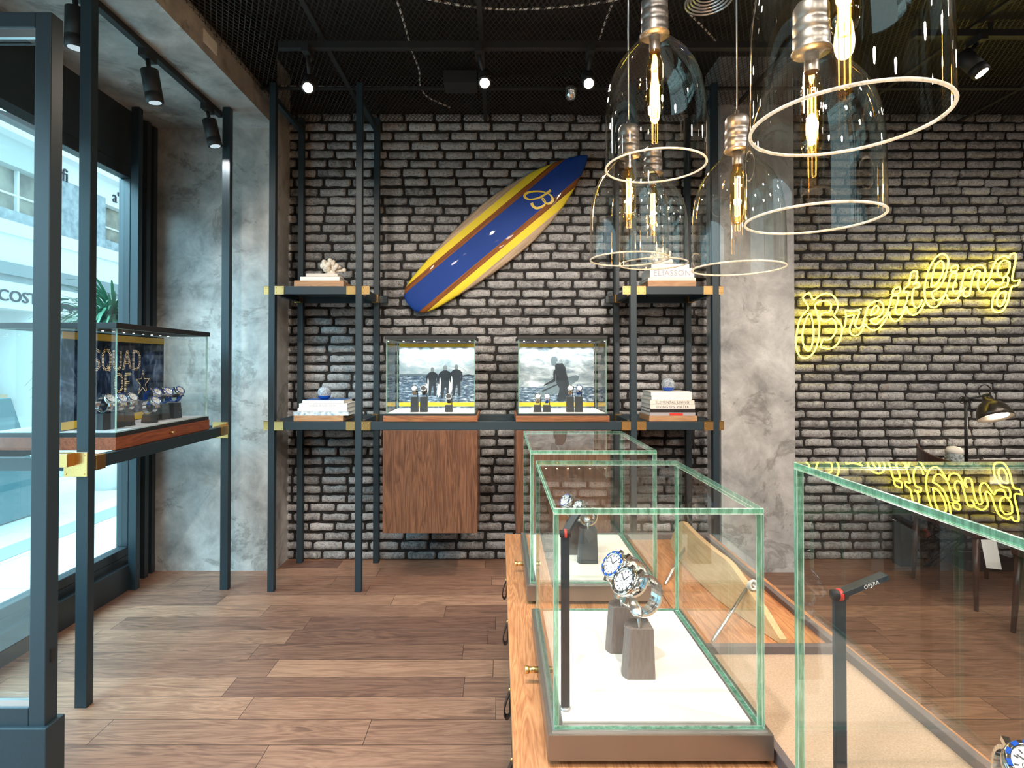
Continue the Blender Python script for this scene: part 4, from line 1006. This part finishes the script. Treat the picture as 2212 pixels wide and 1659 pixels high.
# ------------------------------------------------------------------ pendants
ZSH = .335
def make_pendant(label):
    p = thing('pendant_lamp', label, 'pendant lamp', group='bell glass pendant lamps')
    prof = [(.125, 0), (.1248, .06), (.124, .12), (.121, .17), (.114, .21), (.102, .245), (.084, .275), (.062, .300), (.044, .318), (.036, .328), (.034, .340)]
    sp = [(v.x, v.y) for v in smooth_path([(a, b, 0) for a, b in prof], 3)]
    sh = ob('glass_shade', MB().lathe(sp, 64).lathe([(max(r-.0028, .001), z) for r, z in sp], 64, m=1), [M['bell'], M['clear']], p)
    ob('rim', MB().tube([(.1236*math.cos(a), .1236*math.sin(a), 0) for a in np.linspace(0, 2*math.pi, 73)[:-1]], .0026, 8, True), M['rim'], sh, label='ground rim whitened for the light it catches')
    so = [(.0, .335), (.036, .335), (.037, .338), (.032, .345), (.034, .352), (.034, .366), (.030, .370), (.034, .375), (.034, .392), (.030, .396), (.033, .400), (.033, .424), (.028, .433), (.014, .438), (.006, .440), (.006, .452), (0, .452)]
    ob('socket', MB().lathe(so, 32), M['socket'], p)
    bl = ob('bulb', MB().lathe([(.0001, .126), (.010, .128), (.017, .136), (.0198, .148), (.0205, .16), (.0205, .255), (.018, .272), (.0125, .285), (.0125, .300)], 24), M['bulbglass'], p)
    ob('bulb_cap', MB().lathe([(.0135, .296), (.0135, .335), (0, .335)], 20), M['socket'], bl)
    fl = MB()
    for i in range(6):
        a = 2*math.pi*i/6; b = 2*math.pi*(i+1)/6; r = .0075
        z0, z1 = (.150, .262) if i % 2 == 0 else (.262, .150)
        fl.tube([(r*math.cos(a), r*math.sin(a), z0), (r*math.cos(a), r*math.sin(a), z1), (r*math.cos(b), r*math.sin(b), z1)], .0007, 5)
    ob('filament', fl, M['filament'], bl, label='glowing filament')
    return p
M['socket'] = simple('pewter socket', (.24, .215, .195), .38, .85)
PL = [(1358.5, 560, 167, 1.80, 'pendant lamp lower left with its rim beside the surfboard side'), (1411, 570, 145, 2.07, 'pendant lamp farthest back, mostly hidden behind two others'),
      (1415, 360, 213, 1.41, 'pendant lamp high on the left with socket at the top edge'), (1594, 580, 190, 1.58, 'pendant lamp low in the middle in front of the concrete pillar'),
      (1755, 474, 272, 1.107, 'large pendant lamp at right, overlapped by the biggest one'), (1825, 266, 380, .79, 'biggest pendant lamp, cut off by the top of the picture')]
pp = None
for i, (px, py, wpx, Y, lab) in enumerate(PL):
    c = P(px, py, Y)
    if pp is None: pp = make_pendant(lab); p = pp
    else: p = copy_tree(pp)
    p['label'] = lab; p.location = c
    light('POINT', (0, 0, .20), 3.2, (1.0, .66, .36), parent=p, shadow_soft_size=.012)
    cd = MB().cyl((0, 0, .45), (0, 0, CZ-.01-c.z), .0024, 8)
    co = ob('cord', cd, M['steel_brush'], p)
    ob('ceiling_cap', MB().lathe([(0, CZ-.03-c.z), (.03, CZ-.03-c.z), (.03, CZ-.002-c.z), (0, CZ-.002-c.z)], 16), M['black_matt'], p)

# ------------------------------------------------------------------ surfboard
A_ = P(884, 660, 4.06); B_ = P(1268, 338, 4.06)
ctr = (A_+B_)/2; L_ = (B_-A_).length; ang = math.atan2(B_.z-A_.z, B_.x-A_.x)
sb = MB(); nS = 40; nT = 16; vs = []
# local: y along board (tail -L/2 .. nose +L/2), x across, z towards the room
OUT = [(0, .040), (.006, .072), (.014, .092), (.035, .118), (.08, .144), (.15, .164), (.25, .192), (.35, .213), (.45, .226), (.52, .229), (.60, .224), (.70, .203), (.80, .163), (.88, .116), (.94, .072), (.975, .040), (1.0, .006)]
def hw(s):
    for (a, wa), (b, wb_) in zip(OUT[:-1], OUT[1:]):
        if s <= b: t_ = (s-a)/(b-a); return wa+(wb_-wa)*t_
    return OUT[-1][1]
ss = sorted(set([0, .004, .012, .02]+list(np.linspace(.035, .96, 34))+[.975, .985, .995, 1.0]))
for s in ss:
    w = hw(s); y = (s-.5)*L_; th = .028*min(1, (w/.12))**.6; rk = .05*abs(2*(s-.45))**3*(1 if s > .5 else .3)
    if s == 0: w *= .82
    for k6 in range(nT):
        a = 2*math.pi*k6/nT; ca, sa = math.cos(a), math.sin(a)
        vs.append((w*math.copysign(abs(ca)**.75, ca), y, th*math.copysign(abs(sa)**.8, sa)+rk*.3))
nn = len(ss); fs = []
for i in range(nn-1):
    for k6 in range(nT): fs.append((i*nT+k6, i*nT+(k6+1) % nT, (i+1)*nT+(k6+1) % nT, (i+1)*nT+k6))
fs += [tuple(range(nT))[::-1], tuple((nn-1)*nT+k6 for k6 in range(nT))]
sb.add(vs, fs, 0, True)
srf = ob('surfboard', sb, M['board'], label='blue and yellow striped surfboard mounted diagonally on the brick wall', cat='surfboard')
ax_y = Vector((math.cos(ang), 0, math.sin(ang))); ax_z = Vector((0, -1, 0)); ax_x = ax_y.cross(ax_z)
Msf = Matrix((( ax_x.x, ax_y.x, ax_z.x, ctr.x), (ax_x.y, ax_y.y, ax_z.y, 4.065), (ax_x.z, ax_y.z, ax_z.z, ctr.z), (0, 0, 0, 1)))
srf.matrix_world = Msf
lg = [(1650, 500, 130), (1540, 580, 120), (1450, 650, 110), (1300, 750, 100), (1150, 840, 100), (1000, 900, 95), (850, 940, 90), (700, 965, 85), (560, 970, 85), (430, 930, 100), (335, 850, 140), (320, 760, 140), (400, 660, 130), (550, 600, 110), (800, 560, 85), (1100, 560, 85), (1300, 600, 70), (1450, 650, 60), (1580, 710, 60), (1700, 830, 90), (1755, 1000, 140), (1680, 1120, 140), (1560, 1180, 120), (1450, 1180, 90), (1340, 1120, 70), (1230, 1010, 55), (1200, 940, 55), (1240, 905, 55), (1310, 950, 55), (1370, 1070, 60), (1370, 1170, 80), (1300, 1270, 105), (1150, 1360, 115), (1000, 1410, 120), (880, 1405, 130), (760, 1330, 140), (700, 1240, 150), (665, 1150, 160)]
Minv = Msf.inverted(); vs = []; fs = []
lp3 = []
for (x, y, w) in lg:
    q = Minv @ P(1120+x/23.7, 390+y/23.7, 4.035); lp3.append((q.x, q.y, w/23.7/2*4.035/F))
sp = smooth_path([Vector(a) for a in lp3], 3); n = len(sp)
def bz(x, y):   # board surface height
    s = y/L_+.5; w = hw(s); c = max(0, 1-(abs(x)/w)**2.67)**.3; return .028*c+.05*abs(2*(s-.45))**3*.3+.0012
for i, p in enumerate(sp):
    d = Vector((sp[min(i+1, n-1)].x-sp[max(i-1, 0)].x, sp[min(i+1, n-1)].y-sp[max(i-1, 0)].y, 0)).normalized(); nn_ = Vector((-d.y, d.x, 0))
    for sgn in (-1, 1): q = Vector((p.x, p.y, 0))+nn_*p.z*sgn; vs.append((q.x, q.y, bz(q.x, q.y)))
fs = [(2*i, 2*i+1, 2*i+3, 2*i+2) for i in range(n-1)]
lgm = MB(); lgm.add(vs, fs); ORG[srf.name] = Vector((0, 0, 0))
ob('script_initial', lgm, simple('yellow logo paint', (.78, .55, .02), .35), srf, label='yellow looping letter B')

# ------------------------------------------------------------------ neon sign
NY = 4.065
fA = lambda p: P(1700+p[0]/8.296, 600+p[1]/8.296, NY); fB = lambda p: P(1900+p[0]/6.913, 520+p[1]/6.913, NY)
NA = [[(600, 1240), (640, 1110), (720, 1112), (800, 1080), (860, 990), (880, 900), (860, 800), (810, 735), (740, 760), (680, 785), (620, 760), (590, 700), (620, 645), (700, 620), (770, 600), (790, 500), (760, 440), (690, 410), (600, 425), (530, 455), (500, 500), (530, 600), (560, 720), (580, 850), (575, 1020), (550, 1160), (500, 1300), (420, 1400), (320, 1445), (230, 1400), (180, 1300), (160, 1150), (175, 1000), (210, 820), (270, 680), (385, 540), (285, 360), (380, 275), (410, 290), (475, 395), (540, 350), (620, 300), (710, 280), (800, 305), (870, 370), (910, 470), (900, 570), (850, 680), (930, 770), (980, 860), (985, 980), (950, 1110), (880, 1210), (790, 1265), (700, 1270), (600, 1240)],
      [(405, 640), (430, 660), (460, 800), (475, 950), (470, 1100), (440, 1230), (400, 1300), (360, 1305), (310, 1240), (280, 1120), (280, 980), (305, 840), (350, 720), (395, 645)],
      [(1020, 895), (1045, 830), (1060, 680), (1045, 590), (1150, 600), (1260, 580), (1330, 555)],
      [(1270, 585), (1300, 620), (1260, 720), (1220, 820), (1240, 890), (1290, 905), (1350, 850), (1380, 760), (1410, 640), (1450, 530), (1520, 450), (1620, 415), (1700, 450), (1730, 540), (1690, 650), (1600, 720), (1500, 750), (1505, 780), (1545, 820), (1610, 825), (1700, 740), (1790, 630), (1830, 510), (1870, 360), (1900, 325), (1990, 330), (1985, 420), (1950, 520), (1940, 600), (1975, 655), (2030, 650), (2100, 560)],
      [(1080, 690), (1200, 670), (1170, 770), (1130, 880), (1130, 970), (1180, 1030), (1260, 1030), (1330, 970), (1400, 830), (1430, 870), (1490, 920), (1570, 940), (1660, 890), (1760, 760), (1840, 610), (1840, 660), (1870, 740), (1940, 780), (2020, 735), (2100, 610)],
      [(1490, 670), (1520, 590), (1570, 520), (1610, 500), (1640, 540), (1620, 600), (1560, 650), (1495, 672)],
      [(1890, 290), (1910, 210), (2000, 165), (2030, 190), (2010, 270), (1895, 295)]]
NB = [[(367, 1000), (395, 930), (420, 830), (430, 760), (360, 775), (370, 715), (430, 665), (455, 560), (480, 470), (560, 460), (555, 540), (540, 610), (500, 650), (580, 625), (590, 690), (520, 710), (490, 800), (490, 920), (540, 1000), (600, 970), (635, 880)],
      [(367, 1060), (400, 985), (430, 1070), (500, 1110), (570, 1080), (630, 1010), (670, 930)],
      [(770, 690), (780, 600), (800, 470), (850, 350), (920, 300), (960, 370), (940, 480), (890, 590), (830, 660), (775, 690)],
      [(770, 770), (860, 720), (930, 640), (990, 500), (1020, 370), (1020, 260), (960, 200), (890, 210), (810, 290), (740, 420), (690, 600), (670, 760), (690, 890), (740, 970), (820, 995), (900, 940), (990, 800), (1020, 870), (1080, 900), (1160, 870), (1230, 740), (1280, 695), (1250, 760), (1265, 830), (1340, 810), (1360, 700), (1390, 560), (1440, 450), (1500, 470), (1470, 600), (1470, 700), (1510, 755), (1570, 740), (1670, 590), (1710, 640), (1790, 660), (1840, 620), (1860, 550), (1920, 550), (1900, 675), (1800, 710), (1720, 800), (1680, 920), (1690, 1030), (1760, 1070), (1840, 1040), (1910, 920), (1950, 750), (1985, 680), (2060, 665), (2090, 600)],
      [(770, 770), (800, 860), (860, 890), (930, 850), (990, 770), (1040, 600), (1070, 500), (1150, 490), (1140, 580), (1100, 680), (1100, 750), (1140, 790), (1200, 740), (1240, 600), (1290, 430), (1370, 410), (1375, 460), (1340, 510)],
      [(1360, 430), (1450, 370), (1530, 370), (1580, 430), (1570, 520), (1550, 600), (1580, 630), (1640, 560), (1680, 430), (1740, 300), (1820, 240), (1890, 230), (1930, 260), (1960, 205), (2030, 195), (2030, 300), (2000, 450), (1985, 590), (2100, 585)],
      [(1940, 315), (1940, 420), (1900, 510), (1830, 550), (1770, 500), (1770, 390), (1820, 310), (1880, 295), (1930, 312)],
      [(1890, 760), (1870, 880), (1820, 970), (1770, 970), (1750, 900), (1780, 820), (1830, 765), (1885, 758)],
      [(1060, 460), (1080, 390), (1150, 365), (1175, 390), (1150, 450), (1065, 462)]]
ns = thing('neon_sign', 'yellow neon script sign reading Breitling on the brick wall', 'neon sign', fA((1000, 800)))
for fn, LL in ((fA, NA), (fB, NB)):
    for path in LL:
        ob('neon_tube', MB().tube(smooth_path([fn(p) for p in path], 4), .0053, 8), M['neon'], ns)
        st = MB()
        for p in path[::9]: q = fn(p); st.cyl(q+Vector((0, .006, 0)), (q.x, 4.126, q.z), .003, 6)
        ob('tube_support', st, M['white'], ns)
q = fB((2050, 450))
ob('transformer', MB().box(q.x-.012, q.x+.02, 4.09, 4.12, q.z-.09, q.z+.06), M['black_matt'], ns)

# ------------------------------------------------------------------ shelf contents
def book(label, x0, x1, z0, z1, cover, yf=3.552, depth=.22, txt=None, tcol='ink', group=None, ts=.6, rot=0, top=None):
    b = thing('book', label, 'book', ((x0+x1)/2, yf, z0), group)
    cx, cy = (x0+x1)/2, yf+depth/2
    ob('pages', MB().box(x0+.003, x1-.003, yf+.004, yf+depth-.003, z0+.0025, z1-.0025), M['paper'], b)
    ob('cover', MB().box(x0, x1, yf, yf+depth, z0+.0002, z0+.0022).box(x0, x1, yf, yf+depth, z1-.0022, z1-.0002).box(x0, x1, yf, yf+.0035, z0+.0022, z1-.0022), M[cover], b)
    if txt:
        h = (z1-z0)*ts
        ob('spine_lettering', text_mb(txt, h*1.35, ((x0+x1)/2, yf-.0005, z0+(z1-z0)*.5-h*.48), (1, 0, 0), (0, 0, 1), 'CENTER', 1.1), M[tcol], b)
    if top: ob('cover_front', MB().box(x0+.001, x1-.001, yf+.002, yf+depth-.002, z1-.0001, z1+.0003), M[top], b)
    return b
M['cov_white'] = simple('white cover', (.78, .76, .72), .45); M['cov_cream'] = simple('cream cover', (.70, .63, .56), .5); M['cov_black'] = simple('black cover', (.02, .016, .016), .4)
M['cov_grey'] = simple('grey cover', (.34, .31, .32), .5); M['cov_blue'] = simple('blue cover', (.04, .12, .32), .4); M['cov_seafoam'] = speckle('blue white cover', (.16, .28, .38), (.78, .78, .76), 45, .5)
def block(label, x0, x1, z0, z1, depth=.25):
    return ob('wooden_block', MB().box(x0, x1, 3.548, 3.548+depth, z0, z1), M['board_block'], bevel=.0015, label=label, cat='wooden block', group='wooden blocks under the shelf books')
S1, S2 = 1.9425, 1.0795
def XZ(px, py, Y=3.55): q = P(px, py, Y); return q.x, q.z
def stack(base, items):
    z = base
    for it in items:
        kind, pa, pb, h = it[:4]; x0 = XZ(pa, 800)[0]; x1 = XZ(pb, 800)[0]
        if kind == 'block': block(it[4], x0, x1, z, z+h)
        else: book(it[4], x0, x1, z+.0003, z+h, it[5], txt=it[6] if len(it) > 6 else None, tcol=it[7] if len(it) > 7 else 'ink', depth=it[8] if len(it) > 8 else .22, group=it[9] if len(it) > 9 else None, top=it[10] if len(it) > 10 else None)
        z += h+.0003
    return z
U = 3.55/F
z1_ = stack(S1, [('block', 634.7, 741.4, 12.5*U, 'pale wooden block on the upper left shelf under the coral books'),
     ('b', 647.4, 732.7, 8.6*U, 'thin pale book under the coral on the upper left shelf', 'cov_white', None, 'ink', .20, 'books on the upper left shelf'),
     ('b', 660, 728, 7.0*U, 'small cream book directly under the white coral', 'cov_cream', None, 'ink', .16, 'books on the upper left shelf')])
z2_ = stack(S2, [('block', 634.7, 741.4, 12.5*U, 'pale wooden block under the books with the blue glass globe'),
     ('b', 633.8, 753, 8.1*U, 'blue and white spined book, lowest in the lower left stack', 'cov_seafoam', None, 'ink', .24, 'books on the lower left shelf'),
     ('b', 643, 750, 8.2*U, 'plain white book, second from the bottom in the lower left stack', 'cov_white', None, 'ink', .23, 'books on the lower left shelf'),
     ('b', 646, 750, 9.5*U, 'white book with HIDE AND SEEK on the spine', 'cov_white', 'HIDE AND SEEK', 'cov_grey', .23, 'books on the lower left shelf'),
     ('b', 653.4, 742, 7.0*U, 'thin book with a blue cover under the left glass globe', 'cov_white', None, 'ink', .22, 'books on the lower left shelf', 'cov_blue')])
z3_ = stack(S1, [('block', 1399.8, 1504.2, 12.5*U, 'orange wooden block on the upper right shelf'),
     ('b', 1400.3, 1504, 6.4*U, 'thin cream book on the orange block, upper right shelf', 'cov_cream', None, 'ink', .24, 'books on the upper right shelf'),
     ('b', 1405, 1500.6, 21*U, 'thick white book with tall lettering on the upper right shelf', 'cov_white', 'ELIASSON', 'cov_grey', .22, 'books on the upper right shelf'),
     ('b', 1408, 1490, 9*U, 'white book on top of the thick one, upper right shelf', 'cov_white', None, 'ink', .20, 'books on the upper right shelf')])
z4_ = stack(S2, [('block', 1402, 1505.6, 12*U, 'orange wooden block on the lower right shelf under six books'),
     ('b', 1404, 1502, 7.2*U, 'grey book with a red patch, lowest in the lower right stack', 'cov_grey', None, 'ink', .24, 'books on the lower right shelf'),
     ('b', 1405, 1501, 7.6*U, 'black book in the lower right stack', 'cov_black', None, 'ink', .24, 'books on the lower right shelf'),
     ('b', 1405, 1501, 9.3*U, 'cream book with LIVING ON WATER on the spine', 'cov_cream', 'LIVING ON WATER', 'ink', .24, 'books on the lower right shelf'),
     ('b', 1404.5, 1500, 9.6*U, 'cream book with ELEMENTAL LIVING on the spine', 'cov_cream', 'ELEMENTAL LIVING', 'ink', .24, 'books on the lower right shelf'),
     ('b', 1407.5, 1494, 8.5*U, 'white book just above ELEMENTAL LIVING', 'cov_white', None, 'ink', .22, 'books on the lower right shelf'),
     ('b', 1406.5, 1494, 9.2*U, 'white book at the top of the lower right stack, under the globe', 'cov_white', None, 'ink', .22, 'books on the lower right shelf')])
rp = ob('red_patch', MB().box(XZ(1446, 800)[0], XZ(1475, 800)[0], 3.5512, 3.552, S2+12*U+.002, S2+12*U+.018), M['red'])
for o in COL.objects:
    if o.get('label', '') == 'grey book with a red patch, lowest in the lower right stack':
        rp.parent = o; rp.location = -ORG[o.name]
# coral pieces
def coral(label, cx, cy, z, r, seed):
    rr = random.Random(seed); m_ = MB()
    m_.sphere((cx, cy, z+r*.25), r*.45, 10, sc=(1, .8, .6))
    for i in range(34):
        a = rr.uniform(0, 2*math.pi); e = rr.uniform(.25, 1.45); L = r*rr.uniform(.75, 1.25)
        d = Vector((math.cos(a)*math.cos(e), math.sin(a)*math.cos(e)*.7, math.sin(e)))
        p0 = Vector((cx, cy, z+r*.2)); p1 = p0+d*L*.55; p2 = p0+d*L+Vector((rr.uniform(-.15, .15), 0, rr.uniform(-.1, .1)))*r
        m_.tube([p0, p1, p2], [r*.10, r*.12, r*.15], 7); m_.sphere(p2, r*rr.uniform(.16, .24), 8)
    return ob('coral', m_, M['coral'], label=label, cat='coral', group='white corals on the shelves')
coral('white branching coral on the books of the upper left shelf', XZ(704, 600)[0], 3.66, z1_+.004, .072, 3)
coral('white coral on the books of the upper right shelf', XZ(1436, 600)[0], 3.66, z3_+.004, .078, 5)
# glass globes
def globe(label, x, y, z, r, lowcol):
    g_ = thing('glass_globe', label, 'glass ball', (x, y, z), 'glass globes on the book stacks')
    m, t, b, o = nt('bubbled glass '+label[:8]); nn_ = noise(t, pos(t), 160, 4, .7)
    t.links.new(ramp(t, nn_, [(.42, (.25, .32, .40)), (.6, (.85, .88, .92))]), b.inputs['Base Color']); b.inputs['Roughness'].default_value = .05; b.inputs['Transmission Weight'].default_value = .45; bump(t, b, nn_, .3, .003)
    ob('globe', MB().sphere((x, y, z+r), r, 28), m, g_)
    ob('blue_core', MB().lathe([(0, .0005), (r*.55, .0008), (r*.84, r*.30), (r*.93, r*.55), (r*1.003, r*.90) if lowcol else (r*.86, r*.50)][:4], 24, (x, y, z)), M['blue'], g_)
    return g_
globe('blue tinted glass ball on the lower left book stack', XZ(700.7, 850, 3.62)[0], 3.62, z2_+.001, .043, True)
globe('clear bubbled glass ball on the lower right book stack', XZ(1443, 850, 3.62)[0], 3.62, z4_+.001, .043, False)

# ------------------------------------------------------------------ desk corner at the right
dk = thing('desk', 'dark wooden desk against the brick wall at the right', 'desk', (3.6, 3.65, 0))
ob('desktop', MB().box(2.86, 4.5, 3.25, 4.08, .715, .745), M['darkwood'], dk, bevel=.002)
ob('leg', MB().box(2.865, 2.95, 3.98, 4.06, 0, .7145), M['black_matt'], dk); ob('leg', MB().box(4.40, 4.46, 3.98, 4.04, 0, .7145), M['black_matt'], dk); ob('leg', MB().box(4.40, 4.46, 3.30, 3.36, 0, .7145), M['black_matt'], dk)
def make_chair(label):
    c = thing('chair', label, 'chair', group='dark chairs at the desk')
    for (x, y, dx, dy) in ((-.22, -.23, -.02, -.02), (-.22, .23, -.02, .02), (.22, -.22, .03, -.02), (.22, .22, .03, .02)):
        ob('leg', MB().tube([(x+dx, y+dy, 0), (x, y, .43)], [.012, .020], 12), M['darkwood'], c)
    ob('seat', MB().box(-.25, .25, -.255, .255, .42, .465), M['darkwood'], c, bevel=.012)
    bs = MB(); nn_ = 12; vs = []
    for i in range(nn_+1):
        u = i/nn_*2-1; y = u*.27; x = -.29+.10*u*u
        zt_ = .865+.035*u; 
        for (dx, z) in ((0, .66), (0, zt_), (.016, zt_), (.016, .66)): vs.append((x+dx, y, z))
    fs = []
    for i in range(nn_):
        for k7 in range(4): fs.append((i*4+k7, i*4+(k7+1) % 4, (i+1)*4+(k7+1) % 4, (i+1)*4+k7))
    fs += [(0, 1, 2, 3), (nn_*4+3, nn_*4+2, nn_*4+1, nn_*4)]; bs.add(vs, fs)
    ob('backrest', bs, M['darkwood'], c, bevel=.003)
    ob('back_post', MB().tube([(-.235, -.20, .45), (-.262, -.17, .68)], .013, 10), M['darkwood'], c); ob('back_post', MB().tube([(-.235, .20, .45), (-.262, .17, .68)], .013, 10), M['darkwood'], c)
    return c
ch = make_chair('dark wooden chair with a curved back and a white tag, by the brick wall'); ch.location = (3.035, 3.52, 0)
ob('tag', MB().add([(-.24+.02, -.262, .42), (-.13, -.262, .42), (-.11, -.275, .25), (-.20, -.275, .26)], [(0, 1, 2, 3), (3, 2, 1, 0)]), M['white'], ch, label='white paper tag')
ch2 = make_chair('dark chair nearer the camera, only one leg shows'); ch2.location = (3.01, 2.76, 0)
# desk lamp
dl = thing('desk_lamp', 'black jointed desk lamp with lit dome shade on the desk', 'lamp', (3.19, 3.80, .7455))
ob('base', MB().lathe([(0, 0), (.08, 0), (.08, .012), (.02, .02), (0, .02)], 24, (3.19, 3.8, .7455)), M['black_matt'], dl)
ob('pole', MB().cyl((3.19, 3.8, .76), (3.19, 3.8, 1.205), .010, 12), M['black_matt'], dl)
ob('joint', MB().cyl((3.19, 3.785, 1.205), (3.19, 3.815, 1.205), .018, 14).tube([(3.165+.018*math.cos(a), 3.80, 1.200+.024*math.sin(a)) for a in np.linspace(0, 2*math.pi, 17)[:-1]], .003, 6, True), M['black_matt'], dl)
ob('arm', MB().cyl((3.19, 3.8, 1.205), (3.345, 3.8, 1.235), .007, 10), M['black_matt'], dl)
ob('cable_loop', MB().tube(smooth_path([(3.285, 3.8, 1.232), (3.28, 3.8, 1.28), (3.32, 3.8, 1.305), (3.36, 3.8, 1.28), (3.355, 3.8, 1.245)], 4), .004, 6), M['black_matt'], dl)
sc_ = Vector((3.395, 3.8, 1.078)); sd_ = MB().lathe([(.018, .175), (.026, .17), (.030, .14), (.034, .125), (.062, .105), (.085, .072), (.098, .035), (.104, 0), (.100, .0), (.094, .035), (.080, .068), (.055, .098), (.02, .11)], 32)
sd_.v = [(lambda v: (sc_.x+v.x, sc_.y+v.y, sc_.z+v.z))(Matrix.Rotation(R(-26), 3, 'X') @ Vector(v)) for v in sd_.v]
ob('shade', sd_, simple('gunmetal shade', (.10, .085, .07), .3, .8), dl, label='dark metal dome shade')
ob('bulb', MB().sphere((sc_.x, sc_.y-.012, sc_.z+.030), .066, 18, sc=(1, .8, .45)), emis('lit lamp bulb', (1, .9, .72), 12), dl)
light('POINT', (sc_.x, sc_.y, sc_.z-.03), 6, (1, .85, .65), parent=dl, shadow_soft_size=.04)
jr = P(2061, 976, 3.70)
j = thing('glass_jar', 'patterned glass jar with a pale lid on the desk', 'jar', (jr.x, 3.70, .7455))
ob('jar_body', MB().lathe([(0, 0), (.042, 0), (.050, .03), (.052, .08), (.047, .11)], 24, (jr.x, 3.70, .7455)), speckle('speckled glass', (.08, .10, .11), (.55, .60, .58), 70, .15), j)
ob('jar_lid', MB().lathe([(.047, .11), (.050, .112), (.048, .13), (.036, .148), (.0, .156)], 24, (jr.x, 3.70, .7455)), M['felt'], j)
cq2 = P(2097, 990, 3.6)
setp(ob('sea_sponge', MB().sphere((cq2.x, 3.60, .7455+.032), .056, 18, sc=(1, 1, .62)), M['coral']), 'low rounded pale sponge on the desk beside the jar', 'sponge')
cb_ = MB(); rr = random.Random(4)
for k8 in range(9):
    pts = [(3.05+rr.uniform(-.02, .30), 3.98+rr.uniform(-.03, .04), .70)]
    for zz2 in (.52, .36, .24, .14): pts.append((3.02+rr.uniform(0, .38), 3.99+rr.uniform(-.08, .05), zz2+rr.uniform(-.05, .05)))
    pts.append((3.1+rr.uniform(-.1, .06), 3.95, .012)); cb_.tube(smooth_path(pts, 4), .004, 6)
setp(ob('cable_bundle', cb_, M['black_matt']), 'tangle of black cables hanging under the desk', 'cables')
setp(ob('power_box', MB().box(3.26, 3.62, 3.88, 4.08, .001, .075), M['black_matt'], bevel=.006), 'low black power box on the floor under the desk', 'box')
